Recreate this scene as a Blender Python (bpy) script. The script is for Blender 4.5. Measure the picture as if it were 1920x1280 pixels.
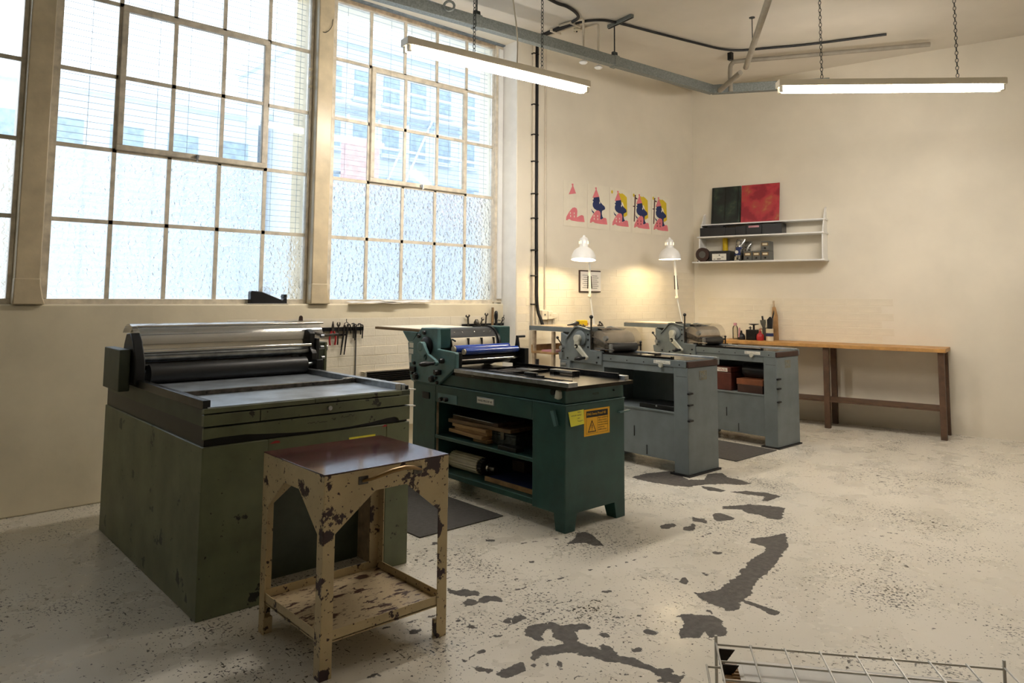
import bpy, bmesh, math, random
import numpy as np
from mathutils import Vector, Matrix
random.seed(7)
for o in list(bpy.data.objects): bpy.data.objects.remove(o, do_unlink=True)
SC = bpy.context.scene
COL = SC.collection
PI = math.pi

# ------------------------------------------------------------------ camera, world, exposure
cam_d = bpy.data.cameras.new('camera'); cam = bpy.data.objects.new('camera', cam_d); COL.objects.link(cam)
F_PX, CY_PX = 1361.0, 439.2
YAW, PIT, ROL = math.radians(47.95), math.radians(4.877), math.radians(-0.417)
fw = Vector((math.cos(YAW)*math.cos(PIT), math.sin(YAW)*math.cos(PIT), math.sin(PIT)))
rt = Vector((math.sin(YAW), -math.cos(YAW), 0)); dn = fw.cross(rt)
r2 = rt*math.cos(ROL) + dn*math.sin(ROL); d2 = dn*math.cos(ROL) - rt*math.sin(ROL)
up = -d2
cam.matrix_world = Matrix(((r2.x, up.x, -fw.x, 0), (r2.y, up.y, -fw.y, 0), (r2.z, up.z, -fw.z, 1.5), (0, 0, 0, 1)))
cam_d.sensor_width = 36; cam_d.lens = F_PX/1920*36
cam_d.shift_y = (CY_PX - 640)/1920
cam_d.clip_start = 0.05; cam_d.clip_end = 200
SC.camera = cam

W = bpy.data.worlds.new('overcast_sky'); SC.world = W; W.use_nodes = True
bg = W.node_tree.nodes['Background']
bg.inputs[0].default_value = (0.91, 0.955, 1.0, 1); bg.inputs[1].default_value = 1.85

vs = SC.view_settings
SC.display_settings.display_device = 'sRGB'
vs.view_transform = 'Standard'; vs.look = 'None'; vs.gamma = 1; vs.use_curve_mapping = False
vs.exposure = 0.58
TUBE_E = 72.0
LAMP_W = 13.0

# ------------------------------------------------------------------ materials
def lin(h):
    h = h.lstrip('#'); c = [int(h[i:i+2], 16)/255 for i in (0, 2, 4)]
    return tuple(v/12.92 if v <= .04045 else ((v+.055)/1.055)**2.4 for v in c) + (1,)
M = {}
def newmat(name):
    m = bpy.data.materials.new(name); m.use_nodes = True
    nt = m.node_tree; b = nt.nodes['Principled BSDF']
    return m, nt, b
def N(nt, t, **kw):
    n = nt.nodes.new(t)
    for k, v in kw.items():
        if hasattr(n, k) and not k.startswith('i_'): setattr(n, k, v)
    return n
def coords(nt, scale=(1, 1, 1)):
    tc = N(nt, 'ShaderNodeTexCoord'); mp = N(nt, 'ShaderNodeMapping'); mp.inputs['Scale'].default_value = scale
    nt.links.new(tc.outputs['Object'], mp.inputs[0]); return mp.outputs[0]
def noise(nt, vec, scale, detail=4, rough=.55):
    n = N(nt, 'ShaderNodeTexNoise'); n.inputs['Scale'].default_value = scale; n.inputs['Detail'].default_value = detail
    n.inputs['Roughness'].default_value = rough; nt.links.new(vec, n.inputs['Vector']); return n.outputs['Fac']
def ramp(nt, fac, stops):
    r = N(nt, 'ShaderNodeValToRGB'); e = r.color_ramp.elements
    while len(e) < len(stops): e.new(.5)
    for k, (p, c) in enumerate(stops): e[k].position = p; e[k].color = c
    nt.links.new(fac, r.inputs[0]); return r.outputs[0]
def mixc(nt, fac, a, b):
    n = N(nt, 'ShaderNodeMix', data_type='RGBA'); 
    if isinstance(fac, (int, float)): n.inputs[0].default_value = fac
    else: nt.links.new(fac, n.inputs[0])
    for i, v in ((6, a), (7, b)):
        if isinstance(v, tuple): n.inputs[i].default_value = v
        else: nt.links.new(v, n.inputs[i])
    return n.outputs[2]
def bump(nt, b, h, strength=.2, dist=.01):
    n = N(nt, 'ShaderNodeBump'); n.inputs['Strength'].default_value = strength; n.inputs['Distance'].default_value = dist
    nt.links.new(h, n.inputs['Height']); nt.links.new(n.outputs[0], b.inputs['Normal'])
G1, K1 = (1, 1, 1, 1), (0, 0, 0, 1)
def plain(name, col, rough=.5, metal=0., var=.12, scale=9, bmp=0., bscale=60, spec=.5):
    m, nt, b = newmat(name); v = coords(nt); c = lin(col)
    f = noise(nt, v, scale)
    dk = tuple(x*(1-var*1.6) for x in c[:3]) + (1,); lt = tuple(min(1, x*(1+var)) for x in c[:3]) + (1,)
    nt.links.new(ramp(nt, f, [(.3, dk), (.7, lt)]), b.inputs['Base Color'])
    b.inputs['Roughness'].default_value = rough; b.inputs['Metallic'].default_value = metal
    b.inputs['Specular IOR Level'].default_value = spec
    if bmp: bump(nt, b, noise(nt, v, bscale, 3), bmp, .004)
    M[name] = m; return m
def worn(name, col, chip, amount=.35, scale=11, rough=.45, var=.12, fine=90, finecut=.70, stretch=(1, 1, 1)):
    """paint with chips that show the metal or undercoat below it"""
    m, nt, b = newmat(name); v = coords(nt); vst = coords(nt, stretch); c = lin(col)
    f = noise(nt, v, 5)
    dk = tuple(x*(1-var*1.5) for x in c[:3]) + (1,); lt = tuple(min(1, x*(1+var)) for x in c[:3]) + (1,)
    base = ramp(nt, f, [(.3, dk), (.7, lt)])
    big = ramp(nt, noise(nt, vst, scale, 7, .62), [(1-amount-.012, K1), (1-amount, G1)])
    fin = ramp(nt, noise(nt, vst, fine, 3, .5), [(finecut, K1), (finecut+.02, G1)])
    c1 = mixc(nt, big, base, lin(chip)); c2 = mixc(nt, fin, c1, lin(chip))
    nt.links.new(c2, b.inputs['Base Color']); b.inputs['Roughness'].default_value = rough
    bump(nt, b, mixc(nt, big, G1, K1), .25, .0015)
    M[name] = m; return m
def emit(name, col, strength):
    m, nt, b = newmat(name)
    b.inputs['Base Color'].default_value = lin(col); b.inputs['Emission Color'].default_value = lin(col); b.inputs['Emission Strength'].default_value = strength
    M[name] = m; return m

plain('wall_paint', 'E9E1D0', .62, var=.05, scale=1.3, bmp=.35, bscale=14)
plain('wall_below', 'E8DDC2', .55, var=.07, scale=2.2, bmp=.5, bscale=9)
plain('ceiling_paint', 'DDD6CA', .8, var=.06, scale=1.1, bmp=.25, bscale=10)
plain('window_paint', 'DDD3C0', .4, var=.16, scale=14, bmp=.3, bscale=40)
plain('pier_paint', 'D8C8A8', .28, var=.10, scale=6, bmp=.4, bscale=16)
plain('white_gloss', 'F0F0EE', .3, var=.03)
plain('white_wall', 'F1F0EC', .6, var=.03, bmp=.3, bscale=12)
plain('lintel_paint', '7E8B94', .4, var=.3, scale=12, bmp=.3, bscale=22)
plain('tan_wood_paint', 'B9A58B', .5, var=.22, scale=18)
plain('galvanised', '8C9290', .5, .55, var=.18, scale=60)
plain('galv_dark', '4C5152', .5, .6, var=.3, scale=40)
plain('black_rubber', '17171A', .5, var=.2)
plain('black_metal', '191B1D', .38, .4, var=.25)
plain('black_plastic', '1E1F22', .33, var=.15)
plain('white_pipe', 'D9CEBB', .45, var=.06)
plain('pipe_grey', '9A9284', .5, var=.1)
plain('cream_plastic', 'E5DCC8', .4, var=.03)
plain('brick_paint', 'E9E0CC', .6, var=.05, scale=3, bmp=.4, bscale=30)
plain('press_green', '244B48', .42, var=.16, scale=7, bmp=.12, bscale=90)
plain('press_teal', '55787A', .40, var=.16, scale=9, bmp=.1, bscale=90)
plain('press_grey', '6C7578', .42, var=.09, scale=7, bmp=.1, bscale=90)
plain('press_grey_light', 'B9B9AC', .38, var=.12, scale=9)
worn('olive_paint', '656B50', '1F2019', .36, 6, .42, var=.2, fine=45, finecut=.70)
plain('olive_dark', '3C4435', .45, var=.2)
plain('steel', 'A5A9AD', .28, .9, var=.2, scale=20)
plain('bed_steel', 'B4BDC6', .3, .6, var=.25, scale=6)
plain('dark_steel', '3A3B3E', .27, .85, var=.3, scale=12)
plain('black_bed', '3B3833', .22, .8, var=.3, scale=8)
plain('chrome', 'C9C6BF', .16, .95, var=.1, scale=4)
plain('cylinder_steel', 'B3A898', .28, .3, var=.25, scale=5)
plain('roller_black', '1A1B1D', .42, var=.2)
plain('roller_blue', '21439A', .16, var=.15, scale=5, spec=.8)
plain('tympan', 'D8CDB2', .4, var=.08)
plain('brass', '7E6238', .35, .6)
worn('trolley_paint', 'BEAB84', '331D21', .415, 9, .42, fine=60, finecut=.655)
worn('trolley_shelf', 'B8A584', '46291F', .43, 8, .35, fine=38, finecut=.63, stretch=(1, 2.4, 1))
plain('wood', 'A9855A', .55, var=.25, scale=12)
plain('wood_dark', '5A4230', .55, var=.25, scale=12)
plain('brown_wood', '7E4A2E', .5, var=.2)
plain('wood_bench', 'BE9055', .5, var=.2, scale=10)
plain('tool_steel', '5E5A55', .35, .85, var=.3, scale=30)
plain('tool_dark', '2C2A29', .42, .6, var=.3, scale=30)
plain('red_plastic', 'A02228', .4, var=.1)
plain('red_tin', '5C2A20', .45, var=.25)
plain('yellow', 'E8C51B', .5, var=.05)
plain('yellow_sign', 'F2B61A', .45, var=.04)
plain('sticky_yellow', 'F0EA4C', .6, var=.04)
plain('ink_black', '15140F', .6, var=.1)
plain('paper', 'EDE9E2', .7, var=.03)
plain('paper_warm', 'EFE8D6', .7, var=.03)
plain('pink_ink', 'E5808A', .6, var=.05)
plain('navy_ink', '1E2F63', .6, var=.1)
plain('yellow_ink', 'DCC22A', .6, var=.05)
plain('brown_ink', '4A1A1C', .6, var=.1)
plain('mat_rubber', '4A4744', .85, var=.15, scale=40, bmp=.4, bscale=300)
plain('grey_plastic', '5C5C58', .5, var=.1)
plain('label_white', 'E6E4DA', .5, var=.04)
plain('dark_brown', '3A231C', .5, var=.2)
plain('stick_pink', 'C98F9A', .5, var=.1)
plain('cork', 'A98358', .8, var=.25, scale=60)
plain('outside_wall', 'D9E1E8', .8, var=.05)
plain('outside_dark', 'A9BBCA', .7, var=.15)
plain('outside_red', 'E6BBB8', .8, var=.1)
plain('emblem_tan', '7C7766', .6, var=.3, scale=60)
plain('rack_wire', 'C6C2B8', .4, .3)
plain('wire', 'B9C3CC', .6, .0)

def glossy_top():
    m, nt, b = newmat('trolley_top'); v = coords(nt)
    f = noise(nt, v, 6, 6); c = ramp(nt, f, [(.3, lin('3C2022')), (.7, lin('57302F'))])
    sp = ramp(nt, noise(nt, v, 120, 2), [(.76, K1), (.78, G1)])
    nt.links.new(mixc(nt, sp, c, lin('A89A94')), b.inputs['Base Color'])
    nt.links.new(ramp(nt, noise(nt, v, 9, 5), [(.25, (.07,)*3+(1,)), (.75, (.15,)*3+(1,))]), b.inputs['Roughness'])
    b.inputs['Specular IOR Level'].default_value = .5
    bump(nt, b, noise(nt, v, 3, 2), .06, .01); M['trolley_top'] = m
glossy_top()

def wood_grain(name, c0, c1, axis=(1, 12, 12)):
    m, nt, b = newmat(name); v = coords(nt, axis)
    nt.links.new(ramp(nt, noise(nt, v, 4, 6), [(.3, lin(c0)), (.7, lin(c1))]), b.inputs['Base Color']); b.inputs['Roughness'].default_value = .55; M[name] = m
wood_grain('board_wood', '8A6A45', 'B8905E', (12, 1, 12))
wood_grain('old_wood', '6A5238', '8E7350', (12, 1, 12))

def canvas(name, cols, scale):
    m, nt, b = newmat(name); v = coords(nt); f = noise(nt, v, scale, 3, .5)
    nt.links.new(ramp(nt, f, [(.40+.22*k/(len(cols)-1), lin(c)) for k, c in enumerate(cols)]), b.inputs['Base Color']); b.inputs['Roughness'].default_value = .45; M[name] = m
canvas('canvas_green', ['0E1614', '16241F', '25352B', '58563F'], 4.5)
canvas('canvas_red', ['8E1F2E', 'B0303C', 'AA4A3E', 'B5864A'], 4)
canvas('foil', ['8C8C88', 'D8D8D4', '5E5E5C'], 30)
M['foil'].node_tree.nodes['Principled BSDF'].inputs['Metallic'].default_value = .9
M['foil'].node_tree.nodes['Principled BSDF'].inputs['Roughness'].default_value = .22

def glass_clear():
    m, nt, b = newmat('glass_clear'); nt.nodes.remove(b); out = nt.nodes['Material Output']
    t = N(nt, 'ShaderNodeBsdfTransparent'); t.inputs[0].default_value = (.93, .97, 1, 1)
    g = N(nt, 'ShaderNodeBsdfGlossy'); g.inputs['Roughness'].default_value = .03
    fr = N(nt, 'ShaderNodeFresnel'); fr.inputs[0].default_value = 1.35
    mx = N(nt, 'ShaderNodeMixShader'); nt.links.new(fr.outputs[0], mx.inputs[0]); nt.links.new(t.outputs[0], mx.inputs[1]); nt.links.new(g.outputs[0], mx.inputs[2])
    nt.links.new(mx.outputs[0], out.inputs[0]); M['glass_clear'] = m
glass_clear()
def glass_hammered():
    m, nt, b = newmat('glass_hammered'); v = coords(nt)
    vo = N(nt, 'ShaderNodeTexVoronoi'); vo.inputs['Scale'].default_value = 30; nt.links.new(v, vo.inputs['Vector'])
    nz = noise(nt, v, 22, 3)
    ad = N(nt, 'ShaderNodeMath', operation='ADD'); nt.links.new(vo.outputs['Distance'], ad.inputs[0]); nt.links.new(nz, ad.inputs[1])
    b.inputs['Base Color'].default_value = (.88, .93, .98, 1); b.inputs['Transmission Weight'].default_value = 1
    b.inputs['Roughness'].default_value = .2; b.inputs['IOR'].default_value = 1.35
    bump(nt, b, ad.outputs[0], .8, .025); M['glass_hammered'] = m
glass_hammered()
def perspex(name, tint, rough=.05):
    m, nt, b = newmat(name); nt.nodes.remove(b); out = nt.nodes['Material Output']
    t = N(nt, 'ShaderNodeBsdfTransparent'); t.inputs[0].default_value = tint
    g = N(nt, 'ShaderNodeBsdfGlossy'); g.inputs['Roughness'].default_value = rough
    fr = N(nt, 'ShaderNodeFresnel'); fr.inputs[0].default_value = 1.5
    mx = N(nt, 'ShaderNodeMixShader'); nt.links.new(fr.outputs[0], mx.inputs[0]); nt.links.new(t.outputs[0], mx.inputs[1]); nt.links.new(g.outputs[0], mx.inputs[2])
    nt.links.new(mx.outputs[0], out.inputs[0]); M[name] = m
perspex('clear_cover', (.93, .93, .92, 1)); perspex('clear_bottle', (.88, .86, .8, 1))
emit('tube_glow', 'FFF7EC', TUBE_E)
def milky(name, gl, tint):
    m, nt, b = newmat(name); nt.nodes.remove(b); out = nt.nodes['Material Output']
    t = N(nt, 'ShaderNodeBsdfTransparent'); t.inputs[0].default_value = tint
    g = N(nt, 'ShaderNodeBsdfGlossy'); g.inputs['Roughness'].default_value = .09
    mx = N(nt, 'ShaderNodeMixShader'); mx.inputs[0].default_value = gl; nt.links.new(t.outputs[0], mx.inputs[1]); nt.links.new(g.outputs[0], mx.inputs[2])
    nt.links.new(mx.outputs[0], out.inputs[0]); M[name] = m
milky('sheet_cover', .34, (.95, .95, .95, 1)); milky('hood_cover', .2, (.95, .94, .92, 1))
emit('slot_glow', 'FFE2A8', 1.6); emit('bulb_glow', 'FFE2B0', 9)

# ------------------------------------------------------------------ mesh builder
class MB:
    def __init__(s, off=(0, 0, 0)): s.v = []; s.f = []; s.off = Vector(off)
    def add(s, vs_, fs):
        n = len(s.v); s.v += [Vector(p) - s.off for p in vs_]; s.f += [tuple(i+n for i in f) for f in fs]; return s
    def box(s, x0, x1, y0, y1, z0, z1):
        return s.add([(x0, y0, z0), (x1, y0, z0), (x1, y1, z0), (x0, y1, z0), (x0, y0, z1), (x1, y0, z1), (x1, y1, z1), (x0, y1, z1)],
                     [(0, 3, 2, 1), (4, 5, 6, 7), (0, 1, 5, 4), (1, 2, 6, 5), (2, 3, 7, 6), (3, 0, 4, 7)])
    def prism(s, pts, axis, t0, t1):
        mk = {'x': lambda p, t: (t, p[0], p[1]), 'y': lambda p, t: (p[0], t, p[1]), 'z': lambda p, t: (p[0], p[1], t)}[axis]
        n = len(pts)
        return s.add([mk(p, t0) for p in pts] + [mk(p, t1) for p in pts],
                     [tuple(range(n)), tuple(range(2*n-1, n-1, -1))] + [(i, (i+1) % n, n+(i+1) % n, n+i) for i in range(n)])
    def rings(s, rings, cap=True, closed=False):
        n = len(rings[0]); vs_ = [p for r in rings for p in r]; fs = []
        for k in range(len(rings) - (0 if closed else 1)):
            a, b = k*n, ((k+1) % len(rings))*n
            fs += [(a+i, a+(i+1) % n, b+(i+1) % n, b+i) for i in range(n)]
        if cap and not closed: fs += [tuple(range(n-1, -1, -1)), tuple(range((len(rings)-1)*n, len(rings)*n))]
        return s.add(vs_, fs)
    def tube(s, pts, r, n=8, closed=False):
        pts = [Vector(p) for p in pts]; rings = []; prev = None
        for k, p in enumerate(pts):
            a = pts[k-1] if (k or closed) else p; b = pts[(k+1) % len(pts)] if (k < len(pts)-1 or closed) else p
            d = (b - a).normalized()
            if prev is None:
                u = d.cross(Vector((0, 0, 1)));
                if u.length < .1: u = d.cross(Vector((1, 0, 0)))
            else: u = prev - d*prev.dot(d)
            u.normalize(); w = d.cross(u); prev = u
            rr = r[k] if isinstance(r, (list, tuple)) else r
            rings.append([p + (u*math.cos(t) + w*math.sin(t))*rr for t in (2*PI*i/n for i in range(n))])
        return s.rings(rings, closed=closed)
    def cyl(s, p0, p1, r, r1=None, n=20): return s.tube([p0, p1], [r, r if r1 is None else r1], n)
    def lathe(s, prof, c, axis=(0, 0, 1), n=24, cap=True):
        d = Vector(axis).normalized(); u = d.cross(Vector((0, 0, 1)))
        if u.length < .1: u = Vector((1, 0, 0))
        u.normalize(); w = d.cross(u); c = Vector(c)
        return s.rings([[c + d*h + (u*math.cos(t) + w*math.sin(t))*max(r, 1e-4) for t in (2*PI*i/n for i in range(n))] for r, h in prof], cap=cap)
    def ball(s, c, r, n=14): return s.lathe([(r*math.sin(a), -r*math.cos(a)) for a in (PI*k/8 for k in range(9))], c, n=n)
    def arc_shell(s, cx_, cz, r, a0, a1, x0, x1, th, n=20):
        """curved sheet around an axis along x; (cx_, cz) are y and z of the axis"""
        ang = [a0 + (a1-a0)*k/n for k in range(n+1)]
        poly = [(cx_ + r*math.cos(a), cz + r*math.sin(a)) for a in ang] + [(cx_ + (r-th)*math.cos(a), cz + (r-th)*math.sin(a)) for a in reversed(ang)]
        return s.prism(poly, 'x', x0, x1)
    def build(s, name, mat, parent=None, bev=0., smooth=True, top=False, loc=None):
        off = Vector((0, 0, 0))
        if top:
            xs = [p.x for p in s.v]; ys = [p.y for p in s.v]; zs = [p.z for p in s.v]
            off = Vector(((min(xs)+max(xs))/2, (min(ys)+max(ys))/2, min(zs)))
        me = bpy.data.meshes.new(name); me.from_pydata([p - off for p in s.v], [], s.f)
        bm = bmesh.new(); bm.from_mesh(me); bmesh.ops.recalc_face_normals(bm, faces=bm.faces); bm.to_mesh(me); bm.free()
        if smooth:
            me.polygons.foreach_set('use_smooth', [True]*len(me.polygons)); me.set_sharp_from_angle(angle=.7)
        if mat: me.materials.append(M[mat])
        o = bpy.data.objects.new(name, me); COL.objects.link(o); o.location = off
        if loc is not None: o.location = loc
        if parent is not None: o.parent = parent
        if bev:
            b = o.modifiers.new('bevel', 'BEVEL'); b.width = bev; b.segments = 2; b.limit_method = 'ANGLE'; b.angle_limit = .8
        return o
def tag(o, label, cat, group=None):
    o['label'] = label; o['category'] = cat
    if group: o['group'] = group
    return o
def struct(o): o['kind'] = 'structure'; return o
def thing(name, label, cat, loc=(0, 0, 0), rotz=0., group=None):
    o = bpy.data.objects.new(name, None); COL.objects.link(o); o.location = loc; o.rotation_euler = (0, 0, rotz); o.empty_display_size = .1
    return tag(o, label, cat, group)
def copy_tree(o, parent=None):
    c = o.copy(); COL.objects.link(c); c.parent = parent
    for ch in list(o.children): copy_tree(ch, c)
    return c
def lettering(text, size, mat, parent, origin, xdir, updir, name='lettering', align='LEFT'):
    """flat letters as a thin mesh; origin = left end of the baseline, xdir = reading direction"""
    cu = bpy.data.curves.new('t', 'FONT'); cu.body = text; cu.size = size; cu.extrude = .0003; cu.align_x = align; cu.resolution_u = 3
    to = bpy.data.objects.new('t', cu); COL.objects.link(to)
    dg = bpy.context.evaluated_depsgraph_get(); me = bpy.data.meshes.new_from_object(to.evaluated_get(dg))
    bpy.data.objects.remove(to, do_unlink=True); bpy.data.curves.remove(cu)
    me.name = name; me.materials.clear(); me.materials.append(M[mat])
    x = Vector(xdir).normalized(); y = Vector(updir).normalized(); z = x.cross(y); o_ = Vector(origin)
    me.transform(Matrix(((x.x, y.x, z.x, o_.x), (x.y, y.y, z.y, o_.y), (x.z, y.z, z.z, o_.z), (0, 0, 0, 1))))
    o = bpy.data.objects.new(name, me); COL.objects.link(o); o.parent = parent
    return o
def scribble(mat, parent, origin, xdir, updir, L_, h, r=.0009, n=16, seed=1, name='scribble'):
    """an illegible pen line as a thin raised stroke"""
    rs = random.Random(seed); x, y, o_ = Vector(xdir).normalized(), Vector(updir).normalized(), Vector(origin)
    pts = [o_ + x*(L_*k/n + rs.uniform(-.3, .3)*L_/n) + y*(h*rs.random()) for k in range(n+1)]
    return MB().tube(pts, r, 5).build(name, mat, parent)
FLOOR_POLYS = [[(2.34,2.49),(2.39,2.51),(2.46,2.47),(2.49,2.48),(2.5,2.41),(2.59,2.36),(2.58,2.33),(2.61,2.3),(2.59,2.3),(2.5,2.34),(2.49,2.3),(2.46,2.27),(2.43,2.26),(2.45,2.19),(2.46,2.14),(2.51,2.18),(2.51,2.12),(2.47,2.06),(2.51,2.0),(2.51,1.95),(2.51,1.89),(2.56,1.85),(2.54,1.83),(2.5,1.84),(2.53,1.8),(2.57,1.79),(2.52,1.77),(2.5,1.76),(2.43,1.82),(2.47,1.83),(2.48,1.9),(2.45,1.98),(2.4,2.07),(2.37,2.15),(2.35,2.22),(2.27,2.24),(2.23,2.28),(2.19,2.27),(2.16,2.23),(2.14,2.23),(2.22,2.32),(2.27,2.33),(2.36,2.29),(2.4,2.29),(2.39,2.36),(2.44,2.42),(2.41,2.43),(2.37,2.41),(2.35,2.38),(2.32,2.38),(2.31,2.45)],[(3.01,2.12),(3.05,2.1),(3.05,2.06),(3.11,2.03),(3.12,1.97),(3.06,1.93),(3.05,1.9),(2.99,1.86),(2.91,1.9),(2.95,1.95),(2.87,1.92),(2.81,1.98),(2.88,2.03),(2.95,2.05)],[(3.28,2.23),(3.3,2.2),(3.41,2.16),(3.51,2.18),(3.68,2.2),(3.74,2.24),(3.79,2.23),(3.86,2.27),(4.08,2.29),(4.17,2.32),(4.2,2.36),(4.19,2.43),(4.26,2.47),(4.37,2.42),(4.53,2.38),(4.31,2.25),(3.9,2.13),(3.69,2.1),(3.58,2.07),(3.47,2.02),(3.37,2.01),(3.26,1.97),(3.21,1.99),(3.23,2.03),(3.22,2.07),(3.23,2.14)],[(3.38,2.01),(3.4,1.97),(3.39,1.88),(3.4,1.83),(3.34,1.81),(3.34,1.85),(3.36,1.94),(3.35,1.98)],[(4.75,2.97),(4.95,2.87),(5.02,2.77),(5.06,2.66),(4.78,2.54),(4.73,2.61),(4.77,2.69),(4.74,2.76),(4.78,2.85),(4.7,2.94)],[(4.54,2.92),(4.6,2.9),(4.57,2.77),(4.51,2.75),(4.41,2.81),(4.46,2.86)],[(4.36,2.97),(4.39,2.88),(4.32,2.83),(4.29,2.92)],[(4.11,2.88),(4.17,2.87),(4.25,2.89),(4.23,2.85),(4.12,2.8),(4.08,2.83)],[(4.03,3.0),(4.11,3.0),(4.16,2.97),(4.1,2.93),(4.03,2.93),(4.0,2.96)],[(3.52,3.26),(3.58,3.24),(3.55,3.15),(3.47,2.99),(3.42,3.02),(3.42,3.1),(3.32,3.16),(3.43,3.19)],[(4.93,3.94),(5.11,3.94),(5.35,3.86),(5.22,3.58),(5.32,3.5),(5.52,3.59),(5.64,3.53),(5.54,3.42),(5.54,3.28),(5.5,3.17),(5.39,3.21),(5.33,3.31),(5.18,3.41),(5.02,3.45),(4.96,3.56),(4.92,3.7),(4.9,3.85)],[(5.11,3.4),(5.16,3.32),(5.15,3.2),(5.09,3.2),(5.05,3.28)],[(5.14,3.15),(5.26,3.09),(5.34,2.94),(5.33,2.83),(5.13,2.83),(5.1,2.87),(5.23,2.89),(5.18,3.02)],[(3.38,2.38),(3.42,2.38),(3.38,2.33),(3.34,2.32),(3.34,2.36)],[(2.39,2.63),(2.44,2.61),(2.43,2.57),(2.37,2.57),(2.33,2.57)],[(2.09,2.29),(2.14,2.29),(2.12,2.25),(2.09,2.22),(2.03,2.23)],[(2.56,2.25),(2.6,2.23),(2.59,2.19),(2.55,2.21)],[(2.75,2.14),(2.78,2.1),(2.78,2.09),(2.75,2.07),(2.72,2.11)],[(2.56,2.06),(2.62,2.05),(2.58,2.02),(2.55,2.03)],[(3.15,2.07),(3.16,2.05),(3.14,2.04),(3.13,2.06)],[(2.93,2.55),(2.98,2.52),(2.95,2.5),(2.92,2.53)],[(3.87,2.5),(3.91,2.46),(3.87,2.44),(3.84,2.47)],[(3.54,2.35),(3.56,2.33),(3.53,2.31),(3.51,2.33)],[(2.21,2.23),(2.23,2.21),(2.19,2.19),(2.18,2.19)],[(2.25,2.2),(2.26,2.19),(2.22,2.14),(2.21,2.14)],[(2.33,1.96),(2.39,1.95),(2.38,1.94),(2.33,1.95)],[(2.94,3.1),(2.97,3.08),(2.95,3.06),(2.93,3.08)],[(2.97,3.04),(3.0,3.01),(2.99,3.0)],[(2.36,3.1),(2.38,3.04),(2.42,3.03),(2.46,2.95),(2.42,2.92),(2.36,2.97),(2.33,3.05)],[(2.31,2.91),(2.34,2.9),(2.36,2.94),(2.38,2.88),(2.45,2.9),(2.5,2.83),(2.46,2.79),(2.42,2.83),(2.37,2.85),(2.3,2.86)],[(2.33,2.63),(2.4,2.64),(2.33,2.57),(2.32,2.59)],[(1.95,2.38),(1.99,2.36),(2.01,2.32),(1.98,2.31),(1.95,2.35)],[(1.99,2.29),(2.05,2.29),(2.08,2.28),(2.02,2.23),(2.0,2.25)],[(1.96,2.46),(1.97,2.44),(1.94,2.43)],[(2.0,2.47),(2.05,2.47),(2.03,2.45),(2.0,2.46)],[(2.07,2.5),(2.09,2.46),(2.06,2.46)],[(1.59,2.61),(1.65,2.6),(1.64,2.58),(1.59,2.6)],[(2.17,2.7),(2.2,2.68),(2.18,2.66),(2.16,2.68)],[(1.95,2.83),(2.0,2.81),(1.97,2.78),(1.93,2.8)],[(2.17,2.78),(2.19,2.76),(2.18,2.75),(2.16,2.76)],[(2.71,3.72),(2.74,3.69),(2.71,3.66),(2.69,3.68)],[(2.99,3.55),(3.03,3.51),(3.01,3.48),(2.97,3.51)],[(2.19,2.56),(2.23,2.52),(2.2,2.52),(2.18,2.54)]]
SCRATCH = [[(2.28,2.51),(2.47,2.55),(2.62,2.56)],[(2.65,2.34),(2.74,2.31),(2.88,2.23),(2.98,2.11)],[(2.59,2.85),(2.77,2.83),(2.99,2.79)],[(3.1,2.78),(3.2,2.75),(3.26,2.72)],[(3.34,2.72),(3.51,2.71)],[(3.95,2.68),(4.36,2.71)],[(3.1,3.35),(3.41,3.24)],[(1.37,3.14),(1.46,3.03),(1.53,2.92)],[(1.82,2.93),(2.18,2.87)]]
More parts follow.
